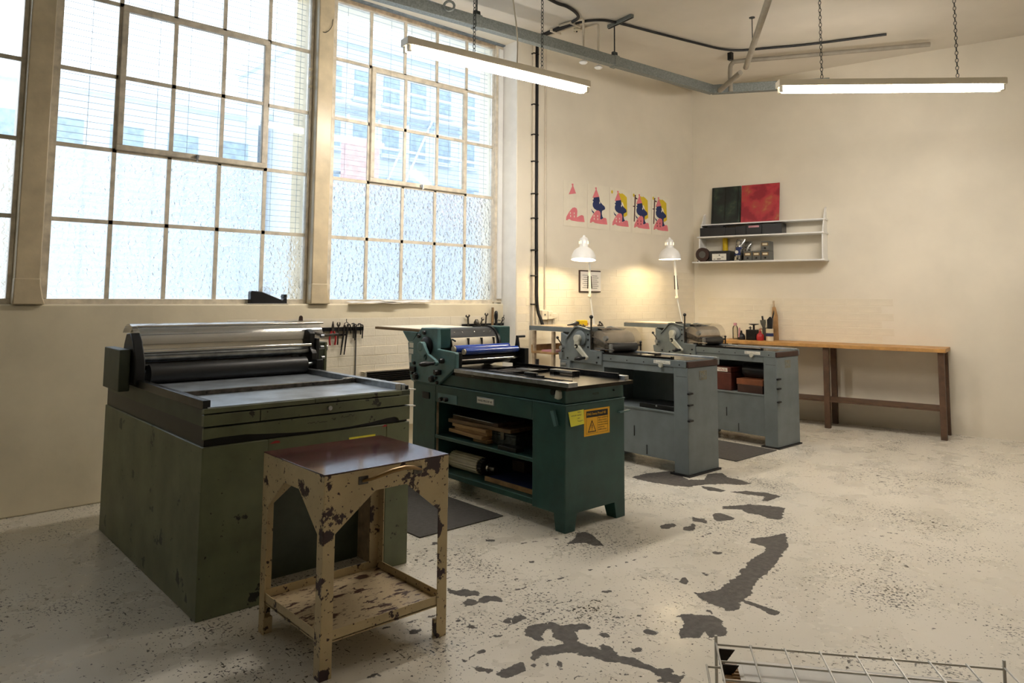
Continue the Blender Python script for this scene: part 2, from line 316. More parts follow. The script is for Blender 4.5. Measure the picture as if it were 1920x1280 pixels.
# ------------------------------------------------------------------ floor: painted concrete, paint worn off in patches
def make_floor():
    st = .02; xs = np.arange(.4, 9.4, st); ys = np.arange(.3, 6.0, st)
    gx, gy = np.meshgrid(xs, ys, indexing='ij'); P = np.stack([gx.ravel(), gy.ravel()], 1)
    sd = np.full(len(P), -.12)
    def seg(a, b, Q):
        ab = b-a; t = np.clip(((Q-a)@ab)/max(ab@ab, 1e-9), 0, 1); return np.hypot(*(Q-(a+t[:, None]*ab)).T)
    for poly in FLOOR_POLYS:
        pl = np.array(poly); lo, hi = pl.min(0)-.15, pl.max(0)+.15
        idx = np.where((P[:, 0] > lo[0]) & (P[:, 0] < hi[0]) & (P[:, 1] > lo[1]) & (P[:, 1] < hi[1]))[0]; Q = P[idx]
        d = np.full(len(Q), 9.); ins = np.zeros(len(Q), bool)
        for k in range(len(pl)):
            a, b = pl[k-1], pl[k]; d = np.minimum(d, seg(a, b, Q))
            c = ((a[1] > Q[:, 1]) != (b[1] > Q[:, 1]))
            with np.errstate(divide='ignore', invalid='ignore'):
                xi = (b[0]-a[0])*(Q[:, 1]-a[1])/(b[1]-a[1]) + a[0]
            ins ^= c & (Q[:, 0] < xi)
        sd[idx] = np.maximum(sd[idx], np.clip(np.where(ins, d+.006, -d), -.12, .12))
    for ln in SCRATCH:
        for a, b in zip(ln[:-1], ln[1:]):
            d = seg(np.array(a), np.array(b), P); sd = np.maximum(sd, np.clip(.004-d, -.12, .12))
    nx, ny = len(xs), len(ys)
    i = np.arange(nx*ny).reshape(nx, ny); fs = np.stack([i[:-1, :-1], i[1:, :-1], i[1:, 1:], i[:-1, 1:]], -1).reshape(-1, 4)
    vs_ = [(x, y, 0.) for x, y in P.tolist()]; n = len(vs_)
    X0, X1, Y0, Y1 = xs[0], xs[-1], ys[0], ys[-1]; A, B, C_, D = -4.5, 12., -5., 6.5
    vs_ += [(A, C_, 0), (B, C_, 0), (B, Y0, 0), (A, Y0, 0), (A, Y1, 0), (B, Y1, 0), (B, D, 0), (A, D, 0), (X0, Y0, 0), (X0, Y1, 0), (X1, Y0, 0), (X1, Y1, 0)]
    fs = fs.tolist() + [[n, n+1, n+2, n+3], [n+4, n+5, n+6, n+7], [n+3, n+8, n+9, n+4], [n+10, n+2, n+5, n+11]]
    me = bpy.data.meshes.new('floor'); me.from_pydata(vs_, [], fs)
    at = me.attributes.new('bare', 'FLOAT', 'POINT'); at.data.foreach_set('value', np.r_[sd, np.full(12, -.12)])
    m, nt, b = newmat('floor_paint'); v = coords(nt)
    a = N(nt, 'ShaderNodeAttribute', attribute_name='bare')
    def math_(op, x, y):
        k = N(nt, 'ShaderNodeMath', operation=op)
        for j, q in enumerate((x, y)):
            if isinstance(q, (int, float)): k.inputs[j].default_value = q
            else: nt.links.new(q, k.inputs[j])
        return k.outputs[0]
    nz = math_('MULTIPLY', math_('SUBTRACT', noise(nt, v, 22, 5, .6), .5), .075)
    edge = math_('ADD', a.outputs['Fac'], nz)
    m1 = ramp(nt, math_('ADD', math_('MULTIPLY', edge, 6.), .5), [(.495, K1), (.515, G1)])
    clump = noise(nt, v, 2.1, 3, .6)
    sp = math_('ADD', noise(nt, v, 62, 3, .55), math_('MULTIPLY', math_('SUBTRACT', clump, .5), .42))
    m2 = ramp(nt, sp, [(.635, K1), (.65, G1)])
    vst = coords(nt, (9, 1.3, 1)); mp = vst.node; mp.inputs['Rotation'].default_value = (0, 0, .95)
    sp3 = math_('ADD', noise(nt, vst, 9, 3, .6), math_('MULTIPLY', math_('SUBTRACT', clump, .5), .3))
    m3 = ramp(nt, sp3, [(.675, K1), (.69, G1)])
    big = math_('ADD', noise(nt, v, 3.1, 5, .6), math_('MULTIPLY', math_('SUBTRACT', noise(nt, v, .8, 2), .5), .3))
    base = ramp(nt, noise(nt, v, 1.4, 4), [(.3, lin('DAD4C6')), (.7, lin('E3DDD1'))])
    dirt = ramp(nt, noise(nt, v, 6, 6, .65), [(.2, lin('B9AE98')), (.8, G1)])
    mul = N(nt, 'ShaderNodeMix', data_type='RGBA', blend_type='MULTIPLY'); mul.inputs[0].default_value = .12
    nt.links.new(base, mul.inputs[6]); nt.links.new(dirt, mul.inputs[7])
    conc = ramp(nt, noise(nt, v, 30, 5), [(.3, lin('3B3835')), (.7, lin('5E5953'))])
    c = mixc(nt, m1, mul.outputs[2], conc); c = mixc(nt, m2, c, lin('3F3A33')); c = mixc(nt, m3, c, lin('4A443B')); m4 = ramp(nt, math_('ADD', noise(nt, v, 27, 4, .6), math_('MULTIPLY', math_('SUBTRACT', noise(nt, v, 1.3, 2), .5), .35)), [(.668, K1), (.678, G1)]); c = mixc(nt, m4, c, lin('4C463E'))
    nt.links.new(c, b.inputs['Base Color'])
    nt.links.new(mixc(nt, m1, ramp(nt, noise(nt, v, 3, 4), [(.3, (.2,)*3+(1,)), (.7, (.4,)*3+(1,))]), (.75, .75, .75, 1)), b.inputs['Roughness'])
    hgt = mixc(nt, m1, G1, K1); bump(nt, b, hgt, .35, .002)
    me.materials.append(m); o = bpy.data.objects.new('floor', me); COL.objects.link(o); struct(o)
make_floor()

# ------------------------------------------------------------------ walls and ceiling
CEIL = 4.40; YG = 6.05
BA = math.radians(-78); BU = Vector((math.cos(BA), math.sin(BA), 0)); BN = Vector((math.sin(BA), -math.cos(BA), 0)); BO = Vector((8.575, 5.75, 0))
def bw(s, t, z): return BO + BU*s + BN*t + Vector((0, 0, z))
struct(MB().box(-4.5, 12, -5, 6.4, CEIL, CEIL+.15).build('ceiling', 'ceiling_paint'))
wb = struct(MB().box(-4.5, 5.25, 5.95, 6.4, 0, 1.42).build('wall_window', 'wall_below', bev=.012))
for k, (x0, x1) in enumerate(((2.975, 3.125), (.80, .95))):
    p = MB(); p.box(x0, x1, 5.92, 6.40, 1.42, 4.30)
    p.prism([(x0-.005, 1.42), (x1+.035, 1.42), (x1+.02, 1.47), (x1+.004, 1.56), (x1+.003, 1.6), (x0-.003, 1.6)], 'y', 5.915, 6.0)
    p.build('pier', 'pier_paint', wb, bev=.008)
MB().box(-4.5, 5.25, 5.76, 6.4, 4.305, CEIL).build('wall_head', 'wall_paint', wb)
MB().box(-4.5, -1.3, 5.95, 6.4, 1.42, 4.305).build('wall_end', 'wall_paint', wb)
wp = struct(MB().box(5.25, 8.8, 5.75, 6.4, 0, CEIL).build('wall_print', 'wall_paint', bev=.01))
q0, q1 = bw(-.25, 0, 0), bw(11.2, 0, 0); q2, q3 = bw(11.2, -.3, 0), bw(-.25, -.3, 0)
wk = struct(MB().prism([(p.x, p.y) for p in (q0, q1, q2, q3)], 'z', 0, CEIL).build('wall_back', 'wall_paint'))
struct(MB().box(-4.7, -4.5, -5, 6.4, 0, CEIL).build('wall_left', 'wall_paint'))
struct(MB().box(-4.7, 12, -5.2, -5, 0, CEIL).build('wall_behind', 'wall_paint'))
struct(MB().prism([(5.70, CEIL), (5.95, 4.325), (5.95, 4.29), (6.06, 4.29), (6.06, CEIL)], 'x', -1.3, 5.25).build('trim_1', 'lintel_paint', bev=.004))
tr2 = struct(MB().box(5.145, 5.25, 5.985, 6.08, 1.43, 4.29).build('trim_2', 'window_paint', bev=.006))
MB().box(5.175, 5.235, 5.965, 5.985, 1.47, 4.25).build('white_batten', 'white_gloss', tr2, bev=.003)
struct(MB().box(5.2485, 5.2505, 5.755, 5.985, .3, 4.34).build('trim_3', 'white_wall'))
# painted brick courses that stand out of the plaster
def brick_mesh(L, H, D):
    b = .004
    vs_ = [(-L/2, 0, -H/2), (L/2, 0, -H/2), (L/2, 0, H/2), (-L/2, 0, H/2), (-L/2+b, -D, -H/2+b), (L/2-b, -D, -H/2+b), (L/2-b, -D, H/2-b), (-L/2+b, -D, H/2-b)]
    me = bpy.data.meshes.new('brick'); me.from_pydata(vs_, [], [(4, 5, 6, 7), (0, 1, 5, 4), (1, 2, 6, 5), (2, 3, 7, 6), (3, 0, 4, 7)])
    me.materials.append(M['brick_paint']); return me
BM = [brick_mesh(.2518, .0862, d) for d in (.0013, .0019, .0026)]
def bricks(parent, org, u, n_s, s0, z0, courses, zgap=.0875, L=.252, face=0.):
    for c in range(courses):
        for k in range(n_s):
            s = s0 + (k + (.5 if c % 2 else 0))*L + L/2
            o = bpy.data.objects.new('brick', random.choice(BM)); COL.objects.link(o)
            p = org + u*s; o.location = (p.x, p.y, z0 + zgap*(c+.5)); o.rotation_euler = (random.uniform(-.006, .006), 0, face); o.parent = parent
bricks(wp, Vector((5.25, 5.7505, 0)), Vector((1, 0, 0)), 13, .02, .96, 10)
bricks(wb, Vector((2.2, 5.9505, 0)), Vector((1, 0, 0)), 11, .06, .68, 7)
bricks(wk, BO + BN*-.0005, BU, 9, .05, .98, 6, face=BA)

# ------------------------------------------------------------------ windows
ZL = [1.46, 2.03, 2.575, 3.14, 3.705, 4.25]
def window(name, XL, sash, hammered):
    w = bpy.data.objects.new(name, None); COL.objects.link(w); w.location = ((XL[0]+XL[-1])/2, YG, ZL[0]); struct(w)
    off = w.location
    x0, x1, z0, z1 = XL[0], XL[-1], ZL[0], ZL[-1]
    fr = MB(off); fr.box(x0-.06, x1+.03, YG-.035, YG+.04, z0-.045, z0); fr.box(x0-.06, x1+.03, YG-.035, YG+.04, z1, z1+.05)
    fr.box(x0-.06, x0, YG-.035, YG+.04, z0, z1); fr.box(x1, x1+.03, YG-.035, YG+.04, z0, z1); fr.build('frame', 'window_paint', w, bev=.004)
    hd = MB(off); hd.box(x0-.06, x1+.03, YG-.05, YG-.03, z1+.01, z1+.06); hd.build('head_board', 'tan_wood_paint', w, bev=.003)
    ca, cb, ra, rb = sash; t = .015
    def vbar(x, za, zb, par, y=YG, tt=t, nm='glazing_bar'):
        b = MB(off); b.prism([(x-tt, y-.022), (x+tt, y-.022), (x+tt, y-.004), (x+.003, y+.012), (x-.003, y+.012), (x-tt, y-.004)], 'z', za, zb); b.build(nm, 'window_paint', par)
    def hbar(z, xa, xb, par, y=YG, tt=t, nm='glazing_bar'):
        b = MB(off); b.prism([(y-.022, z-tt), (y-.022, z+tt), (y-.004, z+tt), (y+.012, z+.003), (y+.012, z-.003), (y-.004, z-tt)], 'x', xa, xb); b.build(nm, 'window_paint', par)
    for i in range(1, 5):
        if ca < i < cb: vbar(XL[i], z0, ZL[ra], w); vbar(XL[i], ZL[rb], z1, w)
        else: vbar(XL[i], z0, z1, w)
    for j in range(1, 5):
        if ra < j < rb: hbar(ZL[j], x0, XL[ca], w); hbar(ZL[j], XL[cb], x1, w)
        else: hbar(ZL[j], x0, x1, w)
    # hopper sash, proud of the fixed bars
    sx0, sx1, sz0, sz1 = XL[ca]+.006, XL[cb]-.006, ZL[ra]+.006, ZL[rb]-.006; ys = YG-.028; e = .042
    s = MB(off); s.box(sx0, sx1, ys-.022, ys+.02, sz0, sz0+e); s.box(sx0, sx1, ys-.022, ys+.02, sz1-e, sz1); s.box(sx0, sx0+e, ys-.022, ys+.02, sz0+e, sz1-e); s.box(sx1-e, sx1, ys-.022, ys+.02, sz0+e, sz1-e)
    sa = s.build('sash', 'window_paint', w, bev=.004)
    for i in range(ca+1, cb): vbar(XL[i], sz0+e, sz1-e, sa, ys+.005, nm='sash_bar')
    for j in range(ra+1, rb): hbar(ZL[j], sx0+e, sx1-e, sa, ys+.005, nm='sash_bar')
    c = MB(off); xm = (sx0+sx1)/2; c.cyl((xm, ys-.02, sz0+.02), (xm, ys-.05, sz0+.02), .014); c.box(xm-.006, xm+.006, ys-.06, ys-.045, sz0-.02, sz0+.03); c.build('catch', 'steel', sa)
    for i in range(5):
        for j in range(5):
            ins = ca <= i < cb and ra <= j < rb
            g = MB(off); y = ys+.008 if ins else YG; xa, xb, za, zb = XL[i], XL[i+1], ZL[j], ZL[j+1]
            if ins: xa, xb, za, zb = max(xa, sx0+e-.004), min(xb, sx1-e+.004), max(za, sz0+e-.004), min(zb, sz1-e+.004)
            ham = hammered(i, j)
            g.box(xa+.004, xb-.004, y-.002, y+.003, za+.004, zb-.004); g.build('pane', 'glass_hammered' if ham else 'glass_clear', sa if ins else w, smooth=False)
    return w
window('window_2', [3.206, 3.58, 3.975, 4.37, 4.765, 5.14], (1, 4, 2, 4), lambda i, j: j < 2)
W1_ = window('window_1', [1.01, 1.39, 1.785, 2.175, 2.565, 2.945], (1, 4, 2, 4), lambda i, j: j < (1 if i == 4 else 2))
for z_ in (3.36, 3.44, 3.52): MB(W1_.location).prism([(2.93, z_), (2.985, z_+.02), (2.975, z_+.04), (2.93, z_+.025)], 'y', 6.008, 6.010).build('tape_tab', 'tympan', W1_)
window('window_3', [-1.16, -.78, -.39, 0, .39, .77], (1, 4, 2, 4), lambda i, j: j < 2)
for nm, xa, xb, lab in (('wire_grille', 3.13, 5.2, 'thin wire security grille outside the larger window right of the pier'), ('wire_grille', .95, 2.98, 'thin wire security grille outside the window left of the pier')):
    g = MB()
    for k in range(58): z = 1.5 + k*.05; g.add([(xa, 6.2, z), (xb, 6.2, z), (xb, 6.2, z+.0025), (xa, 6.2, z+.0025), (xa, 6.206, z), (xb, 6.206, z), (xb, 6.206, z+.0025), (xa, 6.206, z+.0025)], [(0, 1, 2, 3), (7, 6, 5, 4), (3, 2, 6, 7), (1, 0, 4, 5)])
    for k in range(9): x = xa + .04 + k*(xb-xa-.08)/8; g.box(x, x+.003, 6.206, 6.209, 1.46, 4.3)
    tag(g.build(nm, 'wire', top=True, smooth=False), lab, 'grille')

# ------------------------------------------------------------------ outside: neighbouring buildings, seen washed out through the glass
def building(lab, x0, x1, y0, z1, cols, floors, mat='outside_wall', zs=-3.):
    b = thing('building', lab, 'building', ((x0+x1)/2, y0, zs)); off = b.location
    MB(off).box(x0, x1, y0, y0+4, zs, z1).build('wall', mat, b)
    MB(off).box(x0-.1, x1+.1, y0-.15, y0+4, z1, z1+.25).build('cornice', mat, b)
    pw = (x1-x0)/cols
    for i in range(cols):
        for j in range(floors):
            xa = x0 + pw*(i+.22); za = zs + 1 + j*(z1-zs-1)/floors; hb = (z1-zs-1)/floors*.55
            w = MB(off).box(xa, xa+pw*.56, y0-.03, y0+.02, za, za+hb).build('window', 'outside_dark', b)
            MB(off).box(xa-.05, xa+pw*.56+.05, y0-.12, y0-.03, za-.08, za).build('sill', mat, w)
building('pale building with rows of windows far outside the glass', 6.5, 15.5, 13.0, 6.6, 13, 8)
building('lower pale building outside the left window', -6, 6.2, 15.0, 5.2, 12, 6)
building('tall bluish building at the right edge of the big window', 16.2, 24, 12.0, 11, 4, 6, 'outside_dark')
sc_ = thing('scaffold', 'white scaffold of tubes and boards standing outside the big window', 'scaffold', (9.5, 11.6, -3))
for k in range(13): MB(sc_.location).cyl((5.6+k*.62, 11.2, -3), (5.6+k*.62, 11.2, 5.6), .03, n=6).build('standard', 'outside_wall', sc_)
for k in range(10): MB(sc_.location).cyl((5.4, 11.16, .3+k*.55), (13.3, 11.16, .3+k*.55), .025, n=6).build('ledger', ('outside_dark', 'outside_wall')[k % 2], sc_)
for k in range(5): MB(sc_.location).box(5.4, 13.2, 11.1, 11.9, -.6+k*1.35, -.54+k*1.35).build('deck', 'outside_wall', sc_)
for k in range(9): MB(sc_.location).cyl((5.6+k*.8, 11.12, 1.4+.9*(k % 3)), (6.5+k*.8*(1.0), 11.12, 3.3+.9*(k % 3)), .022, n=6).build('brace', 'outside_wall', sc_)
MB(sc_.location).box(6.05, 6.68, 10.9, 11.1, 3.5, 4.2).build('netting_panel', 'outside_red', sc_)
MB(sc_.location).box(7.9, 8.5, 10.9, 11.1, 3.0, 3.5).build('netting_panel', 'outside_red', sc_)
# ------------------------------------------------------------------ green proof press (centre)
def press_crank(root, off, x, pivot, elbow, end, hl, arm_mat, hx):
    """crank on a side plate: disc, bent arm in the y-z plane, handle pointing to -x"""
    MB(off).lathe([(.001, .0), (.075, .0), (.075, -.018), (.06, -.03), (.001, -.03)], (x, pivot[0], pivot[1]), (1, 0, 0)).build('crank_disc', 'black_metal' if arm_mat == 'press_teal' else 'press_grey', root)
    a = MB(off)
    def ribbon(p, q, wa, wb, t0, t1):
        d = Vector((q[0]-p[0], q[1]-p[1])).normalized(); n = Vector((-d.y, d.x))
        a.prism([(p[0]+n.x*wa, p[1]+n.y*wa), (q[0]+n.x*wb, q[1]+n.y*wb), (q[0]-n.x*wb, q[1]-n.y*wb), (p[0]-n.x*wa, p[1]-n.y*wa)], 'x', t0, t1)
    a.cyl((x-.03, pivot[0], pivot[1]), (x-.075, pivot[0], pivot[1]), .036)
    wk_ = 1.35 if arm_mat == 'press_teal' else 1.0; ribbon(pivot, elbow, .034*wk_, .026*wk_, x-.072, x-.045); a.cyl((x-.072, elbow[0], elbow[1]), (x-.045, elbow[0], elbow[1]), .026)
    ribbon(elbow, end, .025*wk_, .017*wk_, x-.072, x-.045); a.cyl((x-.075, end[0], end[1]), (x-.045, end[0], end[1]), .02)
    ar = a.build('crank_arm', arm_mat, root, bev=.004)
    MB(off).lathe([(.006, 0), (.014, .01), (.012, .03), (.02, .07), (.0215, .095), (.016, .125), (.008, .14), (.001, .142)], (x-.075, end[0], end[1]), (-1, 0, 0)).build('crank_handle', 'black_plastic', ar)
GP = (3.44, 3.29, 0)
g = thing('proof_press', 'dark green proof press with a yellow warning sign on its end', 'printing press', GP)
b = MB(GP)
b.box(3.44, 4.035, 3.29, 3.597, .108, .80); b.box(3.44, 4.035, 4.697, 5.005, .108, .80); b.box(3.44, 3.475, 3.597, 4.697, .672, .80); b.box(3.475, 4.035, 3.597, 4.697, .78, .80); b.box(4.01, 4.035, 3.597, 4.697, .12, .78)
base = b.build('base_cabinet', 'press_green', g, bev=.006)
MB(GP).box(3.452, 3.47, 4.69, 4.70, .16, .672).build('lit_jamb', 'tan_wood_paint', base)  # tan colour paints in the light on the inside face of the opening
for z0, z1 in ((.394, .42), (.12, .158)): MB(GP).box(3.4415, 3.4445, 3.597, 4.697, z1-.004, z1+.001).build('edge_highlight', 'press_teal', MB(GP).box(3.443, 4.01, 3.597, 4.697, z0, z1).build('shelf', 'press_green', g, bev=.003))  # thin teal strips paint a bright highlight along the shelf front edges
MB(GP).box(3.436, 4.04, 3.286, 5.005, .799, .805).build('ledge', 'press_teal', g, bev=.001)  # lip added in lighter teal as a painted highlight along the base top
for (x, y, sx, sy) in ((3.44, 3.29, 1, 1), (4.035, 3.29, -1, 1), (3.44, 5.005, 1, -1), (4.035, 5.005, -1, -1)):
    f = MB(GP); f.add([(x, y, .12), (x+sx*.115, y, .12), (x+sx*.115, y+sy*.105, .12), (x, y+sy*.105, .12), (x, y, 0), (x+sx*.09, y, 0), (x+sx*.09, y+sy*.088, 0), (x, y+sy*.088, 0)], [(0, 1, 2, 3), (7, 6, 5, 4), (0, 1, 5, 4), (1, 2, 6, 5), (2, 3, 7, 6), (3, 0, 4, 7)])
    f.build('foot', 'press_green', g, bev=.003)
MB(GP).box(3.452, 4.04, 3.30, 5.0, .806, .897).build('bed_frame', 'press_green', g, bev=.006)
bed = MB(GP).box(3.415, 4.09, 3.255, 4.42, .897, .921).box(3.46, 4.06, 4.42, 4.98, .8975, .9205).build('bed', 'black_bed', g)
MB(GP).box(3.412, 3.50, 3.235, 4.43, .921, .95).build('bed_rail', 'steel', bed, bev=.003)
MB(GP).box(4.09, 4.135, 3.33, 4.43, .90, .945).build('bed_rail', 'steel', bed, bev=.003)
MB(GP).box(4.075, 4.09, 3.38, 4.5, .921, .958).build('bed_rail', 'dark_steel', bed, bev=.002)
t = MB(GP)
for k in range(104): y = 3.36 + k*.0112; t.box(3.478, 3.498, y, y+.006, .95, .957)
t.build('toothed_rack', 'dark_steel', bed)
MB(GP).box(3.50, 3.52, 3.30, 3.42, .921, .955).build('rail_stop', 'dark_steel', bed)
# carriage
prof = [(4.878, 1.242), (4.659, 1.245), (4.655, 1.083), (4.435, 1.071), (4.422, 1.06), (4.422, .953), (4.653, .807), (5.008, .81), (5.03, .84), (5.068, 1.118), (5.002, 1.124)]
cp = MB(GP).prism(prof, 'x', 3.42, 3.455).build('side_plate', 'press_teal', g, bev=.006)
MB(GP).box(3.44, 3.556, 4.659, 4.875, 1.083, 1.243).build('side_housing', 'press_green', g, bev=.008)
MB(GP).box(3.44, 3.50, 4.44, 4.66, .955, 1.066).build('side_housing', 'black_metal', g, bev=.004)
MB(GP).box(4.068, 4.19, 4.66, 4.875, .95, 1.246).build('side_housing', 'press_green', g, bev=.008)
MB(GP).box(4.12, 4.165, 4.40, 4.66, .945, 1.075).build('side_housing', 'black_metal', g, bev=.004)
cyl_y, cyl_z, R = 4.80, 1.085, .155
cy = MB(GP).cyl((3.556, cyl_y, cyl_z), (4.068, cyl_y, cyl_z), R, n=40).build('cylinder', 'roller_black', g)
MB(GP).arc_shell(cyl_y, cyl_z, R+.004, math.radians(150), math.radians(178), 3.56, 4.02, .006).build('tympan_sheet', 'tympan', cy)
MB(GP).arc_shell(cyl_y, cyl_z, R+.004, math.radians(183), math.radians(200), 3.56, 4.02, .006).build('tympan_sheet', 'tympan', cy)
MB(GP).lathe([(R-.02, 0), (R+.012, 0), (R+.012, .02), (R-.02, .02)], (4.046, cyl_y, cyl_z), (1, 0, 0), n=40).build('cylinder_ring', 'black_metal', cy)
for x in (3.62, 3.70, 3.83, 3.93, 4.0): MB(GP).ball((x, cyl_y-.10, cyl_z+.118), .007, 8).build('gripper_screw', 'chrome', cy)
for x in (3.72, 3.86, 3.99): MB(GP).box(x-.004, x+.004, cyl_y-R-.012, cyl_y-R+.02, cyl_z-.03, cyl_z+.075).build('gripper_bar', 'tool_dark', cy)
def roller(x0, x1, y, z, r, mat, cap='tympan', nm='ink_roller'):
    ro = MB(GP).cyl((x0, y, z), (x1, y, z), r, n=24).build(nm, mat, g)
    MB(GP).cyl((x0-.012, y, z), (x0, y, z), r*.85, n=20).build('end_cap', cap, ro)
    return ro
roller(3.50, 4.06, 4.54, 1.085, .030, 'roller_blue'); roller(3.55, 4.10, 4.475, 1.068, .026, 'roller_blue'); roller(3.50, 4.10, 4.52, 1.018, .034, 'roller_black', 'black_metal')
roller(3.50, 4.10, 4.58, .985, .030, 'roller_black', 'black_metal')
MB(GP).cyl((3.50, 4.47, 1.003), (4.12, 4.47, 1.003), .010, n=12).build('steel_rod', 'chrome', g)
MB(GP).cyl((3.44, 4.455, 1.155), (3.555, 4.64, 1.155), .007, n=10).build('trip_rod', 'black_metal', g)
c = MB(GP); c.prism([(4.45, 1.06), (4.47, 1.17), (4.485, 1.17), (4.505, 1.06)], 'x', 4.10, 4.115); c.cyl((4.10, 4.478, 1.168), (4.19, 4.478, 1.168), .010, n=10); c.build('small_crank', 'black_metal', g)
press_crank(g, GP, 3.42, (4.79, 1.10), (4.715, 1.02), (4.59, .982), .15, 'press_teal', 0)
MB(GP).cyl((3.42, 4.60, .998), (3.35, 4.60, 1.0), .006, n=10).build('control_rod', 'chrome', g)
for (y, z, r, d) in ((4.579, .998, .020, .035), (4.935, .850, .028, .03), (4.713, .848, .027, .03), (4.63, .905, .022, .045), (4.66, .86, .012, .02), (4.985, .87, .012, .02), (4.645, .825, .012, .02), (4.90, 1.175, .016, .02), (4.825, 1.205, .016, .02), (4.965, .955, .014, .015)):
    MB(GP).lathe([(.001, 0), (r, 0), (r, d*.7), (r*.7, d), (.001, d)], (3.42, y, z), (-1, 0, 0), n=16).build('knob', 'black_plastic', g)
for (ya, yb, za, zb) in ((4.94, 5.01, .885, .925), (4.60, 4.68, .89, .925)): MB(GP).box(3.40, 3.42, ya, yb, za, zb).build('lock_block', 'black_metal', g, bev=.003)
for (ya, yb, za, zb) in ((4.985, 5.045, 1.075, 1.115), (4.985, 5.045, 1.025, 1.065), (5.01, 5.04, .955, 1.02)): MB(GP).box(3.4185, 3.421, ya, yb, za, zb).build('instruction_sticker', 'label_white', g)
# feed board with its bracket
MB(GP).prism([(4.93, 1.205), (5.15, 1.205), (5.06, 1.12), (5.0, 1.125)], 'x', 3.42, 4.05).build('board_bracket', 'press_teal', g, bev=.004)
fb = MB(GP).box(3.43, 4.06, 4.90, 5.60, 1.205, 1.226).build('feed_board', 'old_wood', g, bev=.003)
MB(GP).box(3.445, 4.05, 4.92, 5.59, 1.226, 1.230).build('board_sheet', 'paper_warm', fb)
# front fittings
MB(GP).box(3.432, 3.44, 4.774, 4.868, .684, .736).build('switch_box', 'black_metal', g, bev=.003)
pl = MB(GP).box(3.436, 3.441, 4.42, 4.661, .678, .744).build('switch_plate', 'press_teal', g)
MB(GP).lathe([(.001, 0), (.017, 0), (.017, .02), (.012, .03), (.001, .03)], (3.436, 4.545, .705), (-1, 0, 0), n=16).build('knob', 'black_plastic', pl)
MB(GP).cyl((3.43, 4.60, .705), (3.405, 4.60, .70), .016, n=12).build('cable_gland', 'black_plastic', pl)
npl = MB(GP).box(3.437, 3.441, 3.99, 4.185, .719, .767).build('name_plate', 'steel', g, bev=.002)
MB(GP).box(3.4362, 3.437, 3.998, 4.177, .725, .761).build('plate_field', 'label_white', npl)
def rel(p): return Vector(p) - Vector(GP)
lettering('SWISS PROOF 40', .0215, 'ink_black', npl, rel((3.4358, 4.171, .735)), (0, -1, 0), (0, 0, 1))
MB(GP).prism([(3.405, .757), (3.375, .763), (3.345, .668), (3.368, .662)], 'x', 3.415, 3.438).build('catch_flap', 'press_teal', g)
MB(GP).cyl((3.452, 3.404, .875), (3.436, 3.404, .875), .020).build('knob', 'black_metal', g)
MB(GP).prism([(3.375, .84), (3.365, .892), (3.345, .897), (3.33, .885), (3.328, .845), (3.345, .835)], 'x', 3.425, 3.452).build('cam_plate', 'press_grey_light', g, bev=.003)
MB(GP).prism([(3.957, .706), (3.957, .713), (4.065, .719), (4.065, .711)], 'y', 3.262, 3.29).build('end_handle', 'press_teal', g)
lettering('WEZER', .02, 'ink_black', g, rel((3.712, 3.2995, .846)), (1, 0, 0), (0, 0, 1))
MB(GP).cyl((3.93, 3.30, .86), (3.93, 3.292, .86), .006, n=8).build('screw', 'black_metal', g)
# warning sign and sticky note on the end panel
sg = MB(GP).box(3.618, 3.875, 3.2885, 3.2902, .583, .757).build('warning_sign', 'yellow_sign', g); sg['label'] = 'yellow warning sign with black heading, triangle and printed lines'
MB(GP).box(3.638, 3.855, 3.2878, 3.2886, .703, .745).build('heading_band', 'ink_black', sg)
lettering('FAG Swiss Proof 40', .0232, 'yellow_sign', sg, rel((3.645, 3.2874, .717)), (1, 0, 0), (0, 0, 1))
ln = MB(GP)
for (xa, xb, za, zb) in ((3.638, 3.855, .597, .5985), (3.638, 3.6395, .597, .703), (3.8535, 3.855, .597, .703), (3.750, 3.7515, .597, .703)): ln.box(xa, xb, 3.2880, 3.2886, za, zb)
ln.build('border_line', 'ink_black', sg)
def tri(cx_, zb, h, w): return [(cx_-w/2, zb), (cx_+w/2, zb), (cx_, zb+h)]
MB(GP).prism(tri(3.695, .606, .080, .084), 'y', 3.2880, 3.2886).build('triangle', 'ink_black', sg)
MB(GP).prism(tri(3.695, .6125, .060, .063), 'y', 3.2874, 3.2880).build('triangle_field', 'yellow_sign', sg)
ex = MB(GP); ex.prism([(3.6925, .628), (3.6975, .628), (3.699, .655), (3.691, .655)], 'y', 3.2868, 3.2874); ex.box(3.6925, 3.6975, 3.2868, 3.2874, .618, .623); ex.build('exclamation_mark', 'ink_black', sg)
for k, s_ in enumerate(('May be operated by', 'without members', 'who have received', 'induction in correct', 'operation by', 'qualified persons.')):
    lettering(s_, .0125, 'ink_black', sg, rel((3.756, 3.2882, .689-k*.0155)), (1, 0, 0), (0, 0, 1))
nt_ = MB(GP); nt_.add([(3.465, 3.2865, .757), (3.615, 3.2895, .762), (3.618, 3.2880, .668), (3.482, 3.280, .663)], [(0, 1, 2, 3), (3, 2, 1, 0)])
nt_.v += [v + Vector((0, .0006, 0)) for v in nt_.v[:4]]; nt_.f = [(0, 1, 2, 3), (7, 6, 5, 4), (0, 4, 5, 1), (1, 5, 6, 2), (2, 6, 7, 3), (3, 7, 4, 0)]
nto = nt_.build('sticky_note', 'sticky_yellow', g)
for k, (s_, dx, dz) in enumerate((('Proof', .07, .747), ('Flat •', .012, .727), ('16.04', .07, .727), ('ink', .07, .707), ('26.4.19', .072, .688))):
    scribble('grey_plastic', nto, rel((3.475+dx, 3.2815, dz)), (1, .02, 0), (0, .03, 1), .008*len(s_), .008, .0008, 3*len(s_), k+1, 'handwriting')

